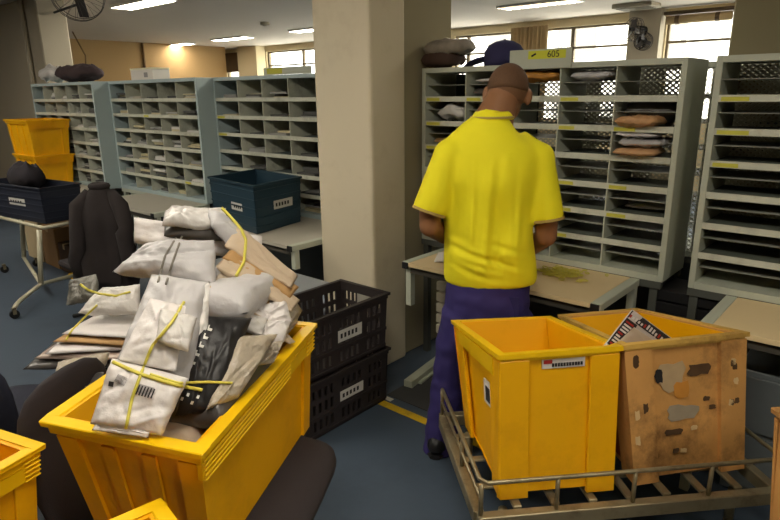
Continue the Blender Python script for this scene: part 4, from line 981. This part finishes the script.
for x in (-3.05, -2.5): MB().cyl((x-.03, 10.08, 2.62), (x+.03, 10.08, 2.62), .066, 16).build('strap', mat('brown_strap', (90, 70, 46), .6), t)
MB().box(-3.24, -2.28, 10.02, 10.15, 2.69, 2.74).build('box', mat('brown_strap', (90, 70, 46), .6), t)
t = thing('ceiling_vent', (-3.4, 9.3, ROOF), 'grey square vent on the ceiling in front of the grey pillar', 'vent')
MB().box(-3.68, -3.12, 9.1, 9.5, 2.74, 2.8).build('frame', PILM, t, bevel=.01)
for k in range(4): MB().box(-3.63, -3.17, 9.15+k*.09, 9.20+k*.09, 2.73, 2.74).build('slat', mat('vent_slat', (120, 112, 94), .6), t)
tag(MB().box(-14.88, -13.94, 10.12, 10.15, 2.2, 2.7).build('window_blind', mat('brown_blind', (92, 70, 44), .8)), 'dark brown blind over the far left back window', 'blind')
q = atz(265, 24, 2.77); t = thing('smoke_detector', (q.x, q.y, 2.8), 'small grey detector on the ceiling between two lights', 'detector')
MB().cyl((q.x, q.y, 2.755), (q.x, q.y, 2.8), .08, 20).build('base', PILM, t); MB().ell((q.x, q.y, 2.755), (.05, .05, .02)).build('dome', PILM, t, smooth=True)
# ------------------------------------------------------------------ the man at case 605
SKIN = mat('brown_skin', (142, 98, 66), .5, .06, 12); HAIR = mat('cropped_dark_hair', (98, 70, 48), .8, .2, 120)
FADE = mat('faded_short_hair', (116, 82, 56), .7, .15, 120)
SHIRT = mat('yellow_polo_cloth', (240, 228, 28), .8, .03, 20); TRIM = mat('beige_trim_knit', (176, 150, 84), .8, .05, 30)
PANTS = mat('blue_violet_twill', (50, 42, 100), .85, .08, 14); SHOE = mat('black_shoe_leather', (26, 25, 27), .5, .1, 10)
yawm = R(14)
mr = W(math.cos(yawm), -math.sin(yawm)); mf = W(math.sin(yawm), math.cos(yawm)); UPV = Vector((0, 0, 1))
def frame(r_, f_, tilt=0):
    M = Matrix((r_, f_, UPV)).transposed()
    return M
def man():
    D0 = 2.50
    cN = at(493, 112, 2.47)                    # base of neck
    b = MB()
    # core of the body
    tor = [((486, 316, D0), .15, .10), ((487, 292, D0), .165, .115), ((488, 262, D0), .16, .10), ((488, 225, D0), .15, .10), ((487, 182, D0+.01), .175, .11), ((487, 150, D0+.02), .17, .095), ((490, 130, D0+.03), .10, .075), ((495, 117, D0+.05), .080, .07), ((501, 103, D0+.075), .069, .07), ((506, 93, D0+.10), .064, .07)]
    b.tube([at(*p) for p, a, c in tor], [(a, c) for p, a, c in tor], 24, side=mr)
    # head
    hy = R(13); hr = W(math.cos(hy), -math.sin(hy)); hf = W(math.sin(hy), math.cos(hy))
    pit = R(24); hfw = hf*math.cos(pit)-UPV*math.sin(pit); hup = UPV*math.cos(pit)+hf*math.sin(pit)
    rl = R(4); hr2 = hr*math.cos(rl)-hup*math.sin(rl); hup2 = hup*math.cos(rl)+hr*math.sin(rl)
    HM = Matrix((hr2, hfw, hup2)).transposed()
    hc = at(508, 88, D0+.12)
    def hp(x, y, z): return hc+HM @ Vector((x, y, z))
    b.ell(hc, (.084, .102, .098), HM, 24, 16)
    b.ell(hp(0, .055, -.055), (.062, .062, .072), HM)          # face and jaw
    b.ell(hp(0, .09, -.098), (.034, .03, .026), HM)            # chin
    b.ell(hp(0, .126, -.04), (.013, .02, .024), HM); b.ell(hp(0, .133, -.052), (.018, .014, .011), HM)   # nose
    b.ell(hp(0, .112, -.082), (.026, .014, .012), HM)          # mouth
    b.ell(hp(0, .102, .004), (.052, .014, .012), HM)           # brow
    for sx in (-1, 1):
        b.ell(hp(.092*sx, .006, -.030), (.012, .022, .034), HM @ Matrix.Rotation(R(-18*sx), 3, 'Z'), 12, 10)   # ears
        b.ell(hp(.088*sx, .004, -.058), (.010, .013, .014), HM, 10, 8)
        b.ell(hp(.032*sx, .106, -.018), (.012, .008, .008), HM, 10, 8)   # eyes
    # arms
    arms = {-1: [(449, 155, D0), (431, 206, D0-.02), (430, 226, D0-.01), (446, 236, D0+.16), (464, 238, D0+.27)], 1: [(539, 158, D0), (546, 214, D0-.03), (546, 236, D0-.02), (533, 246, D0+.14), (522, 248, D0+.25)]}
    for sx, P in arms.items():
        pts = [at(*p) for p in P]
        b.tube(pts, [.055, .052, .047, .040, .027], 16)
        for p, r_ in zip(pts, (.058, .052, .047, .04, .028)): b.ell(p, (r_,)*3, None, 12, 8)
        wv = pts[-1]; dirv = (pts[-1]-pts[-2]).normalized(); sdv = dirv.cross(UPV).normalized()
        palm = wv+dirv*.05
        Mh = Matrix((sdv, dirv, sdv.cross(dirv))).transposed()
        b.ell(palm, (.04, .055, .017), Mh)
        for k in range(4):
            base = palm+dirv*.04+sdv*(-.03+.02*k); L_ = (.066, .078, .074, .058)[k] if sx > 0 else (.058, .074, .078, .066)[k]
            b.tube([base, base+dirv*L_*.45-UPV*.006, base+dirv*L_*.75-UPV*.024, base+dirv*L_*.9-UPV*.046], [.0095, .009, .0085, .007], 8)
        bt_ = palm-dirv*.02+sdv*(-sx*.035)
        b.tube([bt_, bt_+dirv*.03-sdv*sx*.02-UPV*.01, bt_+dirv*.06-sdv*sx*.022-UPV*.02], [.013, .011, .009], 8)
    # legs
    legs = {-1: [(464, 312, D0), (450, 380, D0+.02), (438, 450, D0-.02)], 1: [(512, 312, D0), (506, 380, D0+.06), (500, 440, D0+.06)]}
    for sx, P in legs.items():
        pts = [at(*p) for p in P]; b.tube(pts, [.082, .054, .04], 16)
        an = pts[-1]; b.tube([Vector((an.x, an.y, .05))-mf*.04, Vector((an.x, an.y, .045))+mf*.06, Vector((an.x, an.y, .035))+mf*.15], [(.036, .036), (.04, .034), (.036, .022)], 12, side=mr)
        b.tube([an+Vector((0, 0, .02)), Vector((an.x, an.y, .04))], [.04, .038], 12)
    body = b.build('person', SKIN)
    tag(body, 'man in a yellow polo shirt and blue trousers sorting mail, seen from behind', 'person')
    remesh(body, .0075, 3)
    ORG['person'] = Vector(body.location)
    # cropped hair: a cap around the back and top of the skull
    for nm, m_, t0, t1_, e_ in (('hair', HAIR, 0, 112, .0), ('hair_fade', FADE, 111, 141, -.0004)):
        h = MB(); n, k = 32, 12; vs = []; fs = []
        for i in range(k+1):
            th = R(t0+(t1_-t0)*i/k)
            for j in range(n):
                ph = 6.2832*j/n; front = max(0, math.sin(ph)); t2 = th*(1-.50*front**1.5); sd = abs(math.cos(ph)); t2 *= (1-.10*sd**6)
                vs.append(hc+HM @ Vector(((.0858+e_)*math.sin(t2)*math.cos(ph), (.1038+e_)*math.sin(t2)*math.sin(ph), (.0998+e_)*math.cos(t2))))
        for i in range(k):
            for j in range(n): fs.append((i*n+j, (i+1)*n+j, (i+1)*n+(j+1) % n, i*n+(j+1) % n))
        h.add(vs, fs); ho = h.build(nm, m_, body, smooth=True)
        so = ho.modifiers.new('solid', 'SOLIDIFY'); so.thickness = .003; so.offset = -1
    # polo shirt
    s_ = MB()
    sh = [((490, 282, D0), .198, .128), ((490, 277, D0), .202, .135), ((489, 262, D0), .200, .138), ((488, 240, D0), .190, .134), ((487, 212, D0), .186, .13), ((487, 180, D0+.0), .205, .135), ((487, 158, D0+.01), .208, .122), ((488, 141, D0+.015), .175, .105), ((490, 128, D0+.02), .115, .09), ((493, 118, D0+.035), .072, .074), ((494, 113, D0+.04), .066, .068)]
    s_.tube([at(*p) for p, a, c in sh], [(a, c) for p, a, c in sh], 32, side=mr)
    for sx, P in arms.items():
        e = [at(*P[0]), at(*P[1])]; sh0 = at(490 + sx*26, 141, D0+.02)
        end = e[1]+(e[1]-e[0]).normalized()*.03
        mid = e[0]*.45+end*.55
        s_.tube([sh0, e[0], mid, end], [.056, .066, .070, .074], 20)
        s_.ell(e[0], (.068,)*3, None, 18, 12)
    sho = s_.build('polo_shirt', SHIRT, body)
    remesh(sho, .009, 26)
    # drape folds in the back
    for v in sho.data.vertices:
        p = v.co+ORG['person']
        lx = (p-at(488, 200, D0)).dot(mr); lf = (p-at(488, 200, D0)).dot(mf); zz = p.z
        if lf < .02:
            zt_, zb_ = at(488, 150, D0).z, at(488, 275, D0).z; s = (zt_-zz)/(zt_-zb_)
            if 0 < s < 1.05:
                amp = math.sin(max(0, min(1, s))*math.pi)**.7*math.exp(-(lx/.19)**4)
                d_ = .030*noise.noise(Vector((lx*17, 1.3, zz*2.2+lx*3)))+.013*noise.noise(Vector((lx*38, 4.3, zz*4)))+.012*noise.noise(Vector((lx*9, 2.2, zz*7)))
                if s > .6: d_ += .026*noise.noise(Vector((lx*6, 7.1, zz*36+lx*9)))*min(1, (s-.6)*5)
                v.co -= mf*(amp*d_)
    for sx, P in arms.items():
        a0, a1 = at(*P[0]), at(*P[1]); d = (a1-a0).normalized(); end = a1+d*.03
        MB().tube([end-d*.012, end-d*.001], .0735, 28).build('sleeve_band', TRIM, sho, smooth=False)
    # collar
    cols = [at(492.5, 115, D0+.04), at(493.5, 110.5, D0+.045)]
    cb = MB(); n = 32; vs = []; fs = []
    for i, (c, r1, r2) in enumerate(((at(492, 119, D0+.03), .088, .088), (at(493, 113, D0+.042), .078, .08), (at(493.5, 111, D0+.045), .072, .074), (at(493, 114, D0+.042), .070, .070))):
        for j in range(n): q = 6.2832*j/n; vs.append(c+mr*(r1*math.cos(q))+mf*(r2*math.sin(q)))
    for i in range(3):
        for j in range(n): fs.append((i*n+j, i*n+(j+1) % n, (i+1)*n+(j+1) % n, (i+1)*n+j))
    cb.add(vs, fs); cbo = cb.build('collar', SHIRT, sho, smooth=True); cbo.modifiers.new('solid', 'SOLIDIFY').thickness = .003
    c0, c1 = at(492.2, 117.2, D0+.033), at(492.6, 115.2, D0+.038)
    MB().tube([c0+mr*(.0865*math.cos(q))+mf*(.0868*math.sin(q)) for q in [i*6.2832/40 for i in range(40)]], .005, 8, closed=True).build('collar_stripe', TRIM, cbo, smooth=True)
    # trousers
    p_ = MB()
    tr = [((487, 268, D0), .168, .118), ((487, 285, D0), .180, .128), ((487, 302, D0), .188, .135), ((486, 322, D0), .182, .13), ((486, 334, D0), .15, .11)]
    p_.tube([at(*p) for p, a, c in tr], [(a, c) for p, a, c in tr], 28, side=mr)
    for sx, P in legs.items():
        pts = [at(*P[0]), at(*P[1]), at(*P[2])]; low = pts[2]+Vector((0, 0, -.02))
        p_.tube([pts[0], pts[0]*.5+pts[1]*.5, pts[1], pts[1]*.45+low*.55, low], [.100, .095, .082, .078, .076], 20)
    tro = p_.build('trousers', PANTS, body); remesh(tro, .011, 8)
    for v in tro.data.vertices:
        q = v.co+ORG['person']; v.co += v.normal*(.007*noise.noise(Vector((q.x*9, q.y*9, q.z*16)))+.005*noise.noise(q*26))
    MB().box(-.03, .03, -.001, .001, -.07, .07, lambda a, c, e: at(513, 300, D0)-mf*.128+mr*(a)+mf*c+UPV*e*.8).build('pocket', mat('dark_blue_twill', (40, 34, 88), .85), tro)
    for sx, P in legs.items():
        an = at(*P[2]); g0 = Vector((an.x, an.y, 0))
        s2 = MB(); s2.tube([g0-mf*.085+UPV*.035, g0-mf*.06+UPV*.05, g0+UPV*.055, g0+mf*.08+UPV*.045, g0+mf*.15+UPV*.035, g0+mf*.185+UPV*.028], [(.025, .02), (.042, .042), (.048, .05), (.05, .04), (.045, .028), (.02, .014)], 16, side=mr)
        so_ = s2.build('shoe', SHOE, body, smooth=True)
        s3 = MB(); s3.tube([g0-mf*.09+UPV*.0105, g0-mf*.05+UPV*.0105, g0+mf*.08+UPV*.0105, g0+mf*.16+UPV*.0105, g0+mf*.19+UPV*.0105], [(.025, .01), (.045, .01), (.052, .01), (.044, .01), (.018, .01)], 14, side=mr)
        s3.build('sole', BLACK, so_, smooth=False)
man()
# ------------------------------------------------------------------ daylight and exposure
wd = bpy.data.worlds.new('sky'); scn.world = wd; wd.use_nodes = True
bg = wd.node_tree.nodes['Background']; bg.inputs[0].default_value = (1.0, .97, .92, 1); bg.inputs[1].default_value = 3.2
scn.view_settings.view_transform = 'Standard'; scn.view_settings.look = 'None'; scn.view_settings.gamma = 1.0
scn.view_settings.use_curve_mapping = False
scn.view_settings.exposure = 1.5
